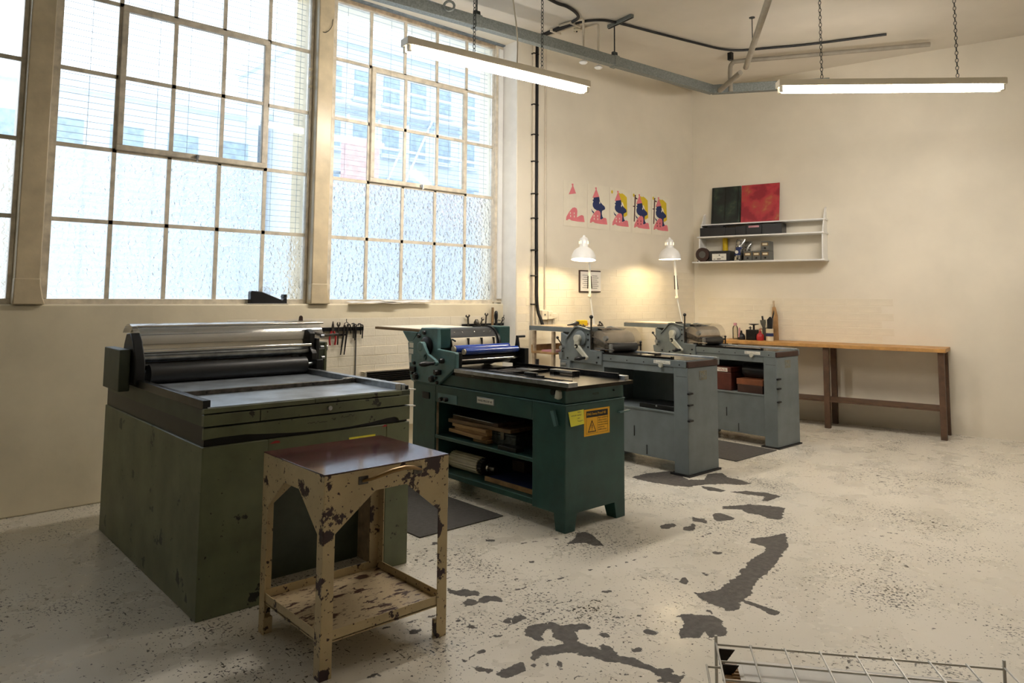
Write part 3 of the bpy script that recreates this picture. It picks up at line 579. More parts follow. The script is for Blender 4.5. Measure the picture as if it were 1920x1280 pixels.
# things lying on and in the green press
def top_box(name, mat, lab, cat, x0, x1, y0, y1, z0, z1, rot=0., bev=.003, group=None):
    cx_, cy_ = (x0+x1)/2, (y0+y1)/2
    o = MB((cx_, cy_, z0)).box(x0, x1, y0, y1, z0, z1).build(name, mat, bev=bev); o.location = (cx_, cy_, z0); o.rotation_euler = (0, 0, rot)
    return tag(o, lab, cat, group)
ZS = .4205
top_box('wooden_board', 'board_wood', 'lowest thick pale board of the stack on the upper shelf', 'board', 3.50, 3.78, 4.135, 4.30, ZS, ZS+.026)
top_box('wooden_board', 'board_wood', 'long pale board on the upper shelf, sticking out farthest left', 'board', 3.49, 3.80, 4.15, 4.60, ZS+.0265, ZS+.052, -.09)
top_box('wooden_board', 'board_wood', 'middle pale board of the stack on the upper shelf', 'board', 3.51, 3.80, 4.14, 4.54, ZS+.0525, ZS+.075, -.03)
top_box('wooden_board', 'board_wood', 'pale board with a dented top edge in the shelf stack', 'board', 3.50, 3.80, 4.14, 4.56, ZS+.0755, ZS+.100, -.03)
top_box('wooden_board', 'old_wood', 'long dark brown plank lying over the pale boards', 'board', 3.52, 3.85, 3.93, 4.62, ZS+.1005, ZS+.128, .05)
top_box('wooden_board', 'wood_dark', 'second dark brown plank under the thin grey sheet', 'board', 3.54, 3.80, 4.05, 4.61, ZS+.1285, ZS+.155, -.03)
top_box('metal_plate', 'steel', 'thin grey metal plate on top of the shelf stack', 'plate', 3.52, 3.80, 4.08, 4.585, ZS+.1555, ZS+.160, -.04, .001)
mbx = thing('metal_case', 'small dark metal case with a latch beside the boards', 'case', (3.655, 4.02, ZS))
MB().box(-.10, .10, -.135, .130, 0, .075).build('body', 'galv_dark', mbx, bev=.005); MB().box(-.103, .103, -.138, .133, .075, .094).build('lid', 'galv_dark', mbx, bev=.005)
MB().box(-.112, -.10, -.02, .02, .045, .10).build('latch', 'tool_steel', mbx, bev=.002)
top_box('lead_block', 'tool_dark', 'low dark block at the right front of the upper shelf', 'block', 3.455, 3.535, 3.78, 3.965, ZS, ZS+.03, .04)
top_box('lead_block', 'tool_dark', 'small dark block in the far right corner of the upper shelf', 'block', 3.60, 3.70, 3.64, 3.70, ZS, ZS+.05, .0)
ZS2 = .1585
ro = thing('spare_roller', 'roller wrapped in pale corrugated card on the lower shelf', 'roller', (3.60, 4.46, ZS2))
pts = []
for k in range(40): a = 2*PI*k/40; rr = .062 + (.003 if k % 2 else -.002); pts.append((rr*math.cos(a), .064+rr*math.sin(a)))
MB().prism(pts, 'y', -.15, .19).build('wrapped_body', 'tympan', ro)
gr = []
for k in range(36): a = 2*PI*k/36; rr = .058 if k % 2 else .052; gr.append((rr*math.cos(a), .064+rr*math.sin(a)))
MB().prism(gr, 'y', -.20, -.152).build('gear', 'tool_dark', ro); MB().cyl((0, -.20, .064), (0, -.31, .064), .022).build('axle', 'tool_steel', ro); MB().cyl((0, -.235, .064), (0, -.25, .064), .034).build('collar', 'chrome', ro)
tr = thing('wooden_tray', 'shallow wooden tray with dark blue sheets on the lower shelf', 'tray', (3.60, 3.905, ZS2))
MB().box(-.10, .24, -.26, .255, 0, .018).build('base', 'wood', tr, bev=.002); MB().box(-.10, -.085, -.26, .255, .018, .032).build('edge', 'wood', tr, bev=.002); MB().box(-.08, .23, -.25, .245, .0185, .026).build('sheet', 'navy_ink', tr)
top_box('lead_block', 'wood_dark', 'dark upright block behind the blue tray', 'block', 3.78, 3.90, 4.05, 4.17, ZS2+.03, ZS2+.11, .1)
ZB = .9215
ch = thing('chase', 'black iron chase locked on the bed beside the ink rollers', 'chase', (3.80, 4.19, ZB))
MB().box(-.19, -.17, -.16, .20, 0, .018).box(.21, .23, -.16, .20, 0, .018).box(-.17, .21, -.16, -.14, 0, .018).box(-.17, .21, .18, .20, 0, .018).build('frame', 'dark_steel', ch)
for k in range(4): MB().box(-.16+k*.09, -.09+k*.09, -.10, .12-.03*(k % 2), 0, .016).build('furniture', ('tool_dark', 'tool_steel', 'tool_dark', 'steel')[k], ch, bev=.002)
fbr = thing('furniture_bar', 'shiny silver metal furniture standing on the press bed', 'metal bar', (3.975, 3.80, ZB), .0)
MB().box(-.035, .035, -.10, .13, .018, .034).build('body', 'chrome', fbr, bev=.002)
for k in range(4): MB().box(-.033+k*.018, -.023+k*.018, -.115, -.10, 0, .034).build('leg', 'tool_dark', fbr)
MB().box(-.035, .035, .09, .13, 0, .018).build('foot', 'tool_dark', fbr)
cl = thing('rail_clamp', 'small black clamp sitting on the near bed rail', 'clamp', (3.46, 3.60, .9575))
MB().box(-.018, .02, -.02, .085, 0, .028).build('body', 'black_metal', cl, bev=.005); MB().box(-.014, .016, -.085, -.03, 0, .014).build('jaw', 'black_metal', cl, bev=.003); MB().cyl((0, -.03, .012), (0, -.02, .012), .008, n=10).build('screw', 'tool_steel', cl)

# ------------------------------------------------------------------ grey proof presses (two of a kind)
PG = (5.28, 3.62, 0)
def grey_press():
    g = thing('proof_press', 'grey proof press with a white label strip, nearer of the two grey ones', 'printing press', PG, group='grey proof presses')
    post = MB(PG).box(5.28, 5.735, 3.62, 3.763, .015, .903).build('end_post', 'press_grey', g, bev=.004)
    MB(PG).box(5.268, 5.75, 3.605, 3.80, 0, .015).build('floor_pad', 'black_rubber', g)
    MB(PG).box(5.2795, 5.2805, 3.63, 3.74, .826, .829).build('seam', 'ink_black', post)
    MB(PG).box(5.292, 5.73, 3.763, 4.55, .104, .515).build('lower_cabinet', 'press_grey', g, bev=.004)
    MB(PG).box(5.284, 5.735, 3.764, 4.55, .503, .52).build('cabinet_ledge', 'press_grey', g, bev=.003)
    MB(PG).box(5.286, 5.292, 4.198, 4.204, .26, .35).build('slot', 'ink_black', g)
    MB(PG).box(5.286, 5.292, 4.06, 4.064, .12, .20).build('slot', 'ink_black', g)
    MB(PG).box(5.28, 5.74, 4.55, 5.10, .0, .875).build('pedestal', 'press_grey', g, bev=.006)
    MB(PG).box(5.283, 5.735, 3.763, 4.60, .844, .903).build('cross_beam', 'press_grey', g, bev=.003)
    MB(PG).box(5.715, 5.735, 3.763, 4.55, .52, .844).build('back_panel', 'press_grey', g)
    bed = MB(PG).box(5.276, 5.74, 3.633, 5.0, .903, .964).build('bed', 'press_grey', g, bev=.003)
    MB(PG).box(5.283, 5.735, 3.615, 3.633, .905, .955).build('bed_end', 'dark_brown', bed, bev=.002)
    MB(PG).box(5.30, 5.68, 3.64, 4.95, .964, .967).build('bed_plate', 'black_bed', bed)
    MB(PG).box(5.69, 5.735, 3.625, 4.95, .964, .978).build('bed_rail', 'bed_steel', bed, bev=.002)
    MB(PG).box(5.74, 5.785, 3.63, 4.95, .905, .97).build('side_channel', 'press_grey', bed, bev=.002)
    MB(PG).box(5.278, 5.30, 3.79, 4.95, .964, .976).build('bed_rail', 'dark_steel', bed)
    r_ = MB(PG)
    for k in range(66): y = 3.80 + k*.0112; r_.box(5.276, 5.29, y, y+.006, .976, .983)
    r_.build('toothed_rack', 'dark_steel', bed); MB(PG).box(5.276, 5.302, 3.77, 3.79, .964, .99).build('rail_stop', 'dark_steel', bed)
    for k in range(5): MB(PG).cyl((5.277, 3.70+k*.19, .925), (5.2735, 3.70+k*.19, .925), .006, n=8).build('screw', 'black_metal', bed)
    lb = MB(PG).box(5.2742, 5.2762, 3.793, 3.968, .922, .952).build('label_strip', 'label_white', bed)
    scribble('ink_black', lb, Vector((5.2738, 3.945, .927))-Vector(PG), (0, -1, 0), (0, 0, 1), .14, .009, .0008, 40, 3, 'small_print'); scribble('ink_black', lb, Vector((5.2738, 3.90, .941))-Vector(PG), (0, -1, 0), (0, 0, 1), .06, .006, .0007, 16, 4, 'small_print'); MB(PG).box(5.2738, 5.2742, 3.952, 3.956, .922, .952).build('print_bar', 'ink_black', lb)
    MB(PG).lathe([(.008, 0), (.02, 0), (.02, .02), (.008, .02)], (5.277, 3.887, .911), (-1, 0, 0), n=18).build('lock_knob', 'press_grey_light', bed)
    for z in (.689, .595, .464): MB(PG).box(5.266, 5.33, 3.598, 3.62, z-.008, z+.008).build('side_hook', 'black_metal', g, bev=.002)
    em = MB(PG).box(5.452, 5.562, 3.6185, 3.6202, .793, .870).build('worn_emblem', 'emblem_tan', g)
    for k in range(4): MB(PG).box(5.462+k*.024, 5.474+k*.024, 3.6178, 3.6186, .80+.01*(k % 2), .86-.012*(k % 3)).build('emblem_stroke', 'press_grey', em)
    dt = MB(PG).box(5.30, 5.60, 3.775, 4.15, .52, .562).build('drip_tray', 'black_metal', g, bev=.004); MB(PG).ball((5.298, 3.96, .55), .009, 8).build('tray_knob', 'steel', dt)
    # carriage
    prof = [(5.131, .951), (5.118, .876), (4.561, .859), (4.561, .986), (4.70, .992), (4.707, 1.006), (4.71, 1.175), (4.86, 1.205), (4.905, 1.198), (4.99, 1.115), (5.097, 1.148), (5.097, .955)]
    MB(PG).prism(prof, 'x', 5.262, 5.30).build('side_plate', 'press_grey', g, bev=.006)
    MB(PG).prism([(5.02, 1.09), (4.90, 1.212), (4.86, 1.219), (4.705, 1.188), (4.705, 1.176), (4.86, 1.205), (4.897, 1.199), (5.01, 1.085)], 'x', 5.245, 5.28).build('guard_rim', 'press_grey', g)
    MB(PG).prism(prof, 'x', 5.74, 5.775).build('side_plate', 'press_grey', g, bev=.006)
    MB(PG).box(5.245, 5.275, 4.96, 5.09, .62, .876).build('gear_cover', 'press_grey', g, bev=.004)
    for k in range(5): MB(PG).box(5.236, 5.245, 5.0, 5.07, .65+k*.045, .672+k*.045).build('cover_slot', 'steel', g)
    press_crank(g, PG, 5.262, (4.822, 1.10), (4.822, 1.025), (4.702, .923), .15, 'press_grey_light', 0)
    MB(PG).lathe([(.03, 0), (.075, 0), (.075, -.012), (.03, -.012)], (5.262, 4.83, 1.10), (1, 0, 0), n=28).build('crank_ring', 'press_grey', g)
    lv = MB(PG).cyl((5.27, 4.70, 1.0), (5.27, 4.697, 1.30), .008, n=10).build('impression_lever', 'tool_steel', g); MB(PG).ball((5.27, 4.697, 1.308), .019).build('ball_knob', 'black_plastic', lv)
    l2 = MB(PG).tube([(5.235, 5.045, 1.0), (5.22, 5.06, 1.05), (5.21, 5.085, 1.085)], .006, 8).build('side_lever', 'tool_steel', g); MB(PG).ball((5.21, 5.09, 1.095), .015, 10).build('ball_knob', 'black_plastic', l2)
    MB(PG).cyl((5.24, 5.04, 1.0), (5.20, 5.04, 1.0), .02, n=14).build('lever_hub', 'steel', g)
    for (y, z) in ((4.73, 1.14), (4.73, 1.09), (4.73, 1.02), (5.07, .96), (5.0, .90), (4.6, .93), (4.62, .88), (4.9, .89)): MB(PG).cyl((5.262, y, z), (5.256, y, z), .009, n=8).build('bolt', 'black_metal', g)
    cy = MB(PG).cyl((5.31, 4.64, 1.075), (5.735, 4.64, 1.075), .10, n=36).build('cylinder', 'cylinder_steel', g)
    MB(PG).arc_shell(4.64, 1.08, .128, math.radians(20), math.radians(200), 5.29, 5.80, .003, 24).build('clear_cover', 'hood_cover', g)
    MB(PG).box(5.29, 5.80, 4.505, 4.522, 1.022, 1.042).build('cover_rail', 'tool_steel', g, bev=.002)
    for k in range(3): MB(PG).box(5.34+k*.045, 5.365+k*.045, 4.60, 4.68, 1.18, 1.20).build('gripper', 'tool_dark', cy, bev=.004)
    MB(PG).prism([(4.70, 1.06), (4.70, 1.12), (4.50, 1.05), (4.47, 1.05), (4.47, 1.02), (4.52, 1.01)], 'x', 5.283, 5.30).build('roller_bracket', 'tool_steel', g, bev=.003)
    MB(PG).lathe([(.008, 0), (.024, 0), (.024, .03), (.008, .03)], (5.30, 4.53, 1.11), (-1, 0, 0), n=16).build('bearing', 'steel', g)
    MB(PG).box(5.26, 5.285, 4.44, 4.47, .985, 1.06).build('adjuster', 'steel', g, bev=.003); MB(PG).cyl((5.25, 4.62, 1.012), (5.25, 4.40, 1.008), .007, n=8).build('adjuster_rod', 'tool_steel', g)
    for (y, z, r, c) in ((4.54, 1.018, .045, 'brass'), (4.60, .995, .03, 'black_metal')):
        rr = MB(PG).cyl((5.32, y, z), (5.73, y, z), r, n=24).build('ink_roller', 'roller_black', g); MB(PG).cyl((5.29, y-.01, z-.01), (5.32, y-.01, z-.01), .016, n=14).build('end_wheel', c, rr); MB(PG).cyl((5.73, y-.01, z-.01), (5.755, y-.01, z-.01), .016, n=14).build('end_wheel', c, rr)
    kn = MB(PG).cyl((5.775, 4.50, .98), (5.775, 4.50, 1.05), .007, n=8).build('catch_knob', 'black_metal', g); MB(PG).ball((5.775, 4.50, 1.06), .013, 8).build('ball_knob', 'black_plastic', kn)
    fb = MB(PG).box(5.276, 5.76, 4.95, 5.57, 1.15, 1.196).build('feed_board', 'press_grey', g, bev=.003); MB(PG).box(5.285, 5.75, 4.97, 5.56, 1.196, 1.201).build('board_sheet', 'tan_wood_paint', fb)
    MB(PG).box(5.30, 5.73, 5.06, 5.10, .875, 1.15).build('board_post', 'press_grey', g)
    return g
g1 = grey_press()
g2 = copy_tree(g1); g2.location = (5.28+1.64, 3.62+.07, 0); g2['label'] = 'farther grey proof press with a red tool box on its shelf'
g2.name = 'proof_press'
for c_ in [q for q in g2.children if q.name.startswith('drip_tray')]:
    for k_ in list(c_.children): bpy.data.objects.remove(k_, do_unlink=True)
    bpy.data.objects.remove(c_, do_unlink=True)
# ------------------------------------------------------------------ olive proof press (left)
PL = (1.25, 3.53, 0)
L = thing('proof_press', 'worn olive green proof press behind the small metal table', 'printing press', PL)
b = MB(PL)
b.box(1.25, 1.567, 3.53, 5.30, 0, .785); b.box(2.251, 2.405, 3.53, 5.30, 0, .785); b.box(1.567, 2.251, 3.53, 5.30, .70, .785); b.box(1.567, 2.251, 5.2, 5.30, 0, .70)
b.build('base_cabinet', 'olive_paint', L, bev=.005)
MB(PL).box(1.567, 2.251, 3.80, 3.82, .0, .70).build('recessed_panel', 'olive_dark', L)
MB(PL).box(2.244, 2.252, 3.535, 3.80, .0, .70).build('lit_stile_face', 'tan_wood_paint', L)  # tan strip paints light onto the inner side of the olive stile
wave = [(1.25, .872), (2.402, .872), (2.402, .797), (2.33, .797), (2.322, .812), (2.30, .820), (2.25, .818), (2.15, .806), (2.02, .797), (1.87, .796), (1.70, .803), (1.56, .814), (1.45, .824), (1.33, .824), (1.25, .82)]
MB(PL).prism(wave, 'y', 3.525, 3.545).build('wavy_apron', 'olive_paint', L, bev=.002)
MB(PL).box(1.26, 2.395, 3.545, 5.30, .785, .874).build('apron_core', 'black_metal', L)
MB(PL).box(1.25, 1.519, 3.525, 3.56, .880, .934).build('front_strip', 'olive_paint', L, bev=.003)
fs_ = MB(PL).box(1.523, 2.40, 3.525, 3.56, .880, .934).build('front_strip', 'olive_paint', L, bev=.003)
MB(PL).lathe([(.001, 0), (.012, 0), (.012, .012), (.001, .014)], (1.894, 3.525, .908), (0, -1, 0), n=14).build('knob', 'steel', fs_)
MB(PL).box(1.25, 1.811, 3.525, 3.56, .940, .962).build('top_strip', 'olive_paint', L, bev=.002); MB(PL).box(1.814, 2.345, 3.525, 3.56, .940, .962).build('top_strip', 'olive_paint', L, bev=.002)
MB(PL).box(1.26, 2.39, 3.56, 5.30, .874, .958).build('bed_frame', 'olive_dark', L)
for z in (.955, .862): MB(PL).prism([(2.40, z), (2.445, z+.003), (2.445, z+.008), (2.40, z+.012)], 'y', 3.53, 3.56).build('guide_pin', 'label_white', L)
MB(PL).box(2.33, 2.405, 3.53, 3.57, .932, .962).build('rail_bracket', 'olive_dark', L, bev=.003)
bed = MB(PL).box(1.27, 2.32, 3.535, 5.2, .958, .968).build('bed', 'bed_steel', L, bev=.002)
MB(PL).box(1.28, 2.315, 4.70, 4.725, .968, .974).build('bed_stop', 'tan_wood_paint', bed)
bar = MB(PL).box(1.27, 2.315, 3.985, 4.01, .968, .992).build('lock_bar', 'tool_steel', bed, bev=.003)
for x in (1.42, 1.66, 2.03): MB(PL).cyl((x, 3.986, .98), (x, 3.983, .98), .006, n=8).build('bar_hole', 'ink_black', bar)
MB(PL).box(2.235, 2.30, 3.982, 4.012, .992, .999).build('bar_clip', 'chrome', bar, bev=.002)
for x0, x1, z1, mt in ((2.315, 2.352, 1.0, 'steel'), (2.357, 2.382, .995, 'bed_steel'), (2.386, 2.405, .985, 'dark_steel')): MB(PL).box(x0, x1, 3.545, 5.2, .955, z1).build('bed_rail', mt, bed, bev=.003)
for x0, x1 in ((1.25, 1.285),): MB(PL).box(x0, x1, 3.545, 5.2, .955, 1.0).build('bed_rail', 'dark_steel', bed, bev=.003)
# carriage of the olive press
for x0, x1 in ((2.425, 2.488), (1.17, 1.23)):
    MB(PL).box(x0, x1, 4.70, 5.05, .93, 1.172).build('side_plate', 'olive_dark', L, bev=.005)
MB(PL).box(2.474, 2.49, 4.695, 4.702, .935, 1.17).build('plate_edge', 'olive_paint', L)
sp = MB(PL); sp.prism([(4.66, .975), (4.66, 1.10), (4.70, 1.14), (4.70, 1.235), (4.75, 1.262), (4.82, 1.255), (4.84, 1.20), (4.90, .975)], 'x', 2.36, 2.40); sp.build('carriage_block', 'roller_black', L, bev=.004)
MB(PL).box(2.40, 2.425, 4.68, 4.80, .99, 1.20).build('carriage_block', 'roller_black', L, bev=.004); MB(PL).box(2.365, 2.415, 4.60, 4.66, .975, 1.06).build('roller_bearing', 'black_metal', L, bev=.004)
for x in (1.24, ): MB(PL).prism([(4.62, .975), (4.62, 1.10), (4.70, 1.22), (4.76, 1.265), (4.84, 1.26), (4.88, 1.20), (4.95, .975)], 'x', 1.235, 1.29).build('carriage_block', 'black_metal', L, bev=.006)
cy = MB(PL).cyl((1.30, 4.90, 1.155), (2.345, 4.90, 1.155), .147, n=48).build('cylinder', 'chrome', L)
MB(PL).arc_shell(4.90, 1.155, .160, math.radians(40), math.radians(165), 1.26, 2.49, .003, 24).build('clear_cover', 'sheet_cover', L)
MB(PL).cyl((1.27, 4.755, 1.302), (2.485, 4.755, 1.302), .007, n=10).build('cover_rod', 'chrome', L)
MB(PL).cyl((1.28, 4.70, 1.155), (2.37, 4.70, 1.155), .013, n=14).build('steel_rod', 'chrome', L); MB(PL).cyl((1.28, 4.73, 1.115), (2.37, 4.73, 1.115), .024, n=18).build('steel_rod', 'steel', L)
rr = MB(PL).cyl((1.32, 4.66, 1.025), (2.31, 4.66, 1.025), .056, n=32).build('ink_roller', 'roller_black', L)
MB(PL).cyl((2.31, 4.66, 1.03), (2.37, 4.66, 1.03), .012, n=10).build('roller_axle', 'steel', rr)
MB(PL).cyl((1.32, 4.80, .995), (2.31, 4.80, .995), .03, n=20).build('ink_roller', 'roller_black', L)
for (y, z, r) in ((4.66, 1.215, .012), (4.66, 1.14, .01), (4.64, 1.07, .01)): MB(PL).cyl((2.42, y, z), (2.445, y, z), r, n=12).build('knob', 'steel', L)
MB(PL).cyl((2.42, 4.72, 1.13), (2.50, 4.72, 1.13), .022, n=14).build('axle_stub', 'steel', L); MB(PL).ball((2.515, 4.76, 1.118), .016, 10).build('ball_knob', 'label_white', L)
MB(PL).tube([(2.42, 4.76, 1.235), (2.50, 4.74, 1.215), (2.60, 4.74, 1.218)], .009, 8).build('lever', 'tool_steel', L)
for nm, ya, xs_ in (('red_mark', 3.5242, ((2.222, 2.255, .772, .781), (1.575, 1.63, .762, .772))),):
    for (x0, x1, z0, z1) in xs_: MB(PL).prism([(x0, z0), (x1, z0), (x1-.006, z1), ((x0+x1)/2, z1+.002)], 'y', 3.5285, 3.5302).build('red_mark', 'red_plastic', L)
MB(PL).box(2.017, 2.179, 3.5275, 3.5295, .64, .739).build('sticky_note', 'sticky_yellow', L)
for k, (x_, l_, z_) in enumerate(((1.77, .11, .83), (1.91, .02, .842), (1.965, .075, .846))): scribble('black_metal', L, Vector((x_, 3.5245, z_))-Vector(PL), (1, 0, .05), (0, 0, 1), l_, .014, .0012, 9, 20+k, 'ink_scrawl')

# ------------------------------------------------------------------ small metal table in front
TX0, TX1, TY0, TY1, TZ = 1.432, 2.045, 2.686, 3.262, .787
T = thing('metal_side_table', 'chipped cream metal table with a glossy dark red top in front', 'table', ((TX0+TX1)/2, (TY0+TY1)/2, 0)); off = T.location
MB(off).box(TX0-.002, TX1+.002, TY0-.002, TY1+.002, TZ-.004, TZ).build('table_top', 'trolley_top', T, bev=.0015)
def apron(a0, a1, axis, t0, t1):
    w = a1-a0
    p = [(a0, TZ-.005), (a1, TZ-.005), (a1, .548), (a1-.05, .548), (a1-.225*w/.613, .690), (a0+.235*w/.613, .690), (a0+.05, .548), (a0, .548)]
    ap = MB(off); ap.prism(p, axis, t0, t1); return ap.build('apron', 'trolley_paint', T, bev=.002)
fr_ap = apron(TX0, TX1, 'y', TY0-.0015, TY0+.0035); apron(TX0, TX1, 'y', TY1-.0035, TY1+.0015); apron(TY0, TY1, 'x', TX0-.0015, TX0+.0035); apron(TY0, TY1, 'x', TX1-.0035, TX1+.0015)
for (x, y, sx, sy) in ((TX0, TY0, 1, 1), (TX1, TY0, -1, 1), (TX0, TY1, 1, -1), (TX1, TY1, -1, -1)):
    l = MB(off); s_ = .052; th = .005
    pts = [(x, y), (x+sx*s_, y), (x+sx*s_, y+sy*th), (x+sx*th, y+sy*th), (x+sx*th, y+sy*s_), (x, y+sy*s_)]
    l.prism(pts, 'z', .0, TZ-.006); lg = l.build('leg', 'trolley_paint', T, bev=.0015)
    MB(off).box(min(x+sx*.006, x+sx*.045), max(x+sx*.006, x+sx*.045), min(y+sy*.006, y+sy*.045), max(y+sy*.006, y+sy*.045), 0, .07).build('foot_block', 'trolley_paint', lg, bev=.002)
sh = MB(off).box(TX0+.006, TX1-.006, TY0+.006, TY1-.006, .138, .142).build('lower_shelf', 'trolley_shelf', T)
for (x0, x1, y0, y1) in ((TX0+.006, TX1-.006, TY0+.006, TY0+.010), (TX0+.006, TX1-.006, TY1-.010, TY1-.006), (TX0+.006, TX0+.010, TY0+.01, TY1-.01), (TX1-.010, TX1-.006, TY0+.01, TY1-.01)):
    MB(off).box(x0, x1, y0, y1, .132, .178).build('shelf_lip', 'trolley_paint', sh, bev=.0015)
hp = [(1.60, TY0-.004, .738), (1.63, TY0-.022, .744), (1.67, TY0-.036, .757), (1.72, TY0-.043, .768), (1.78, TY0-.043, .772), (1.83, TY0-.036, .764), (1.865, TY0-.022, .751), (1.89, TY0-.004, .742)]
hn = MB(off).tube(hp, [.006, .007, .009, .010, .010, .009, .007, .006], 8).build('handle', 'brass', T)
for x in (1.605, 1.875): MB(off).box(x-.022, x+.022, TY0-.006, TY0, .725, .757).build('handle_plate', 'tool_steel', hn, bev=.001)

# ------------------------------------------------------------------ rubber mats
for (x0, x1, y0, y1, lab) in ((2.697, 3.39, 3.825, 5.0, 'dark rubber mat between the olive and the green press'), (6.114, 6.86, 3.675, 4.75, 'dark rubber mat between the two grey presses')):
    tag(MB().box(x0, x1, y0, y1, .0005, .008).build('floor_mat', 'mat_rubber', top=True, bev=.003), lab, 'mat')

# ------------------------------------------------------------------ ceiling services
def railpt(x): return 4.716 + (7.458-x)*math.tan(math.radians(4.4))
def box_between(name, p, q, w, h, mat, parent=None, off=(0, 0, 0), bev=.003):
    p, q = Vector(p), Vector(q); d = (q-p).normalized(); s = d.cross(Vector((0, 0, 1))).normalized()*w/2; z = Vector((0, 0, h/2)) if abs(d.z) < .5 else Vector((0, h/2, 0))
    return MB(off).add([p-s-z, p+s-z, p+s+z, p-s+z, q-s-z, q+s-z, q+s+z, q-s+z], [(0, 1, 2, 3), (7, 6, 5, 4), (0, 4, 5, 1), (1, 5, 6, 2), (2, 6, 7, 3), (3, 7, 4, 0)]).build(name, mat, parent, bev=bev)
R0 = (7.458, 4.716, 3.975)
tk = thing('steel_trunking', 'galvanised steel trunking hung under the ceiling along window and corner', 'trunking', R0)
for x0, x1 in ((-1.0, 1.6), (1.602, 4.04), (4.042, 5.81), (5.812, 7.458)): box_between('trunking_length', (x0, railpt(x0), 3.975), (x1, railpt(x1), 3.975), .075, .105, 'galvanised', tk, R0)
e2 = Vector(R0) + Vector((math.cos(math.radians(-56)), math.sin(math.radians(-56)), 0))*1.3
box_between('trunking_length', R0, e2, .075, .105, 'galvanised', tk, R0)
for x in (4.04, 5.81, 1.6):
    c = MB(R0); y = railpt(x); c.box(x-.035, x+.035, y-.043, y+.043, 3.915, 4.035); cl = c.build('coupler', 'galvanised', tk, bev=.003)
    MB(R0).prism([(y-.02, 4.035), (y+.02, 4.035), (y+.015, 4.08), (y-.015, 4.08)], 'x', x-.03, x+.03).build('hanger_clip', 'galv_dark', cl)
    MB(R0).cyl((x, y, 4.07), (x, y, CEIL), .007, n=8).build('hanger_rod', 'galv_dark', cl)
sch = thing('strut_channel', 'short steel strut channel on the ceiling holding the trunking rod', 'bracket', (5.79, 4.75, CEIL-.04)); box_between('channel', (5.818, 4.93, CEIL-.02), (5.757, 4.56, CEIL-.02), .042, .038, 'galvanised', sch, sch.location); box_between('slot_strip', (5.818, 4.93, CEIL-.041), (5.757, 4.56, CEIL-.041), .016, .004, 'ink_black', sch, sch.location, bev=0)
def smooth_path(pts, n=6):
    out = []; P = [Vector(p) for p in pts]; P = [P[0]*2-P[1]] + P + [P[-1]*2-P[-2]]
    for i in range(1, len(P)-2):
        for k in range(n):
            t = k/n; a, b_, c, d = P[i-1], P[i], P[i+1], P[i+2]
            out.append(.5*((2*b_) + (c-a)*t + (2*a-5*b_+4*c-d)*t*t + (3*b_-a-3*c+d)*t**3))
    return out + [P[-2]]
zc = CEIL-.018
tag(MB().tube(smooth_path([(4.3, 4.75, zc), (4.909, 4.86, zc), (5.09, 4.857, zc), (5.278, 4.902, zc), (5.40, 4.99, zc), (5.44, 5.15, zc), (5.46, 5.4, zc), (5.47, 5.70, zc)]), .016, 8).build('ceiling_cable', 'black_rubber', top=True), 'black cable curving over the ceiling towards the window corner', 'cable')
tag(MB().tube(smooth_path([(5.50, 5.69, zc), (5.49, 5.3, zc), (5.50, 5.05, zc), (5.62, 4.86, zc), (5.85, 4.781, zc), (6.331, 4.691, zc), (6.882, 4.584, zc), (7.287, 4.494, zc), (7.50, 4.37, zc), (7.66, 4.12, zc), (7.9, 3.7, zc), (8.2, 3.0, zc)]), .014, 8).build('ceiling_cable', 'black_rubber', top=True), 'long black cable sweeping along the ceiling to the right corner', 'cable')
cd = thing('ceiling_conduit', 'white conduit with clips running from the wall onto the ceiling', 'conduit', (5.52, 5.4, CEIL-.03)); MB(cd.location).box(5.535, 5.56, 5.05, 5.75, CEIL-.022, CEIL-.002).build('conduit', 'white_pipe', cd, bev=.002)
for y in (5.1, 5.4, 5.62): MB(cd.location).box(5.42, 5.575, y, y+.02, CEIL-.04, CEIL-.002).build('clip', 'white_pipe', cd)
dt = thing('smoke_detector', 'small white ceiling sensor beside the black cable', 'sensor', (5.60, 5.19, CEIL-.05)); MB().lathe([(.02, 0), (.035, .012), (.04, .05)], (0, 0, 0)).build('body', 'cream_plastic', dt); MB().box(-.006, .006, -.006, .006, -.012, 0).build('led', 'ink_black', dt)
for k, (x, y, zb) in enumerate(((5.457, 4.845, 3.90), (5.686, 4.84, 3.895))):
    pdn = thing('drop_pipe', ('left', 'right')[k] + ' one of two thin white pipes dropping behind the trunking', 'pipe', (x, y+.12, zb)); o_ = pdn.location; yy = y+.12
    MB(o_).tube(smooth_path([(x-.05, yy+.30, CEIL-.02), (x-.01, yy+.03, CEIL-.02), (x, yy, CEIL-.06), (x, yy, 4.2), (x, yy, zb+.03)], 4), .013, 8).build('pipe', 'white_pipe', pdn); MB(o_).lathe([(.001, .0), (.03, .004), (.045, .018), (.03, .035), (.001, .04)], (x, yy, zb), n=16).build('round_end', 'white_gloss', pdn)
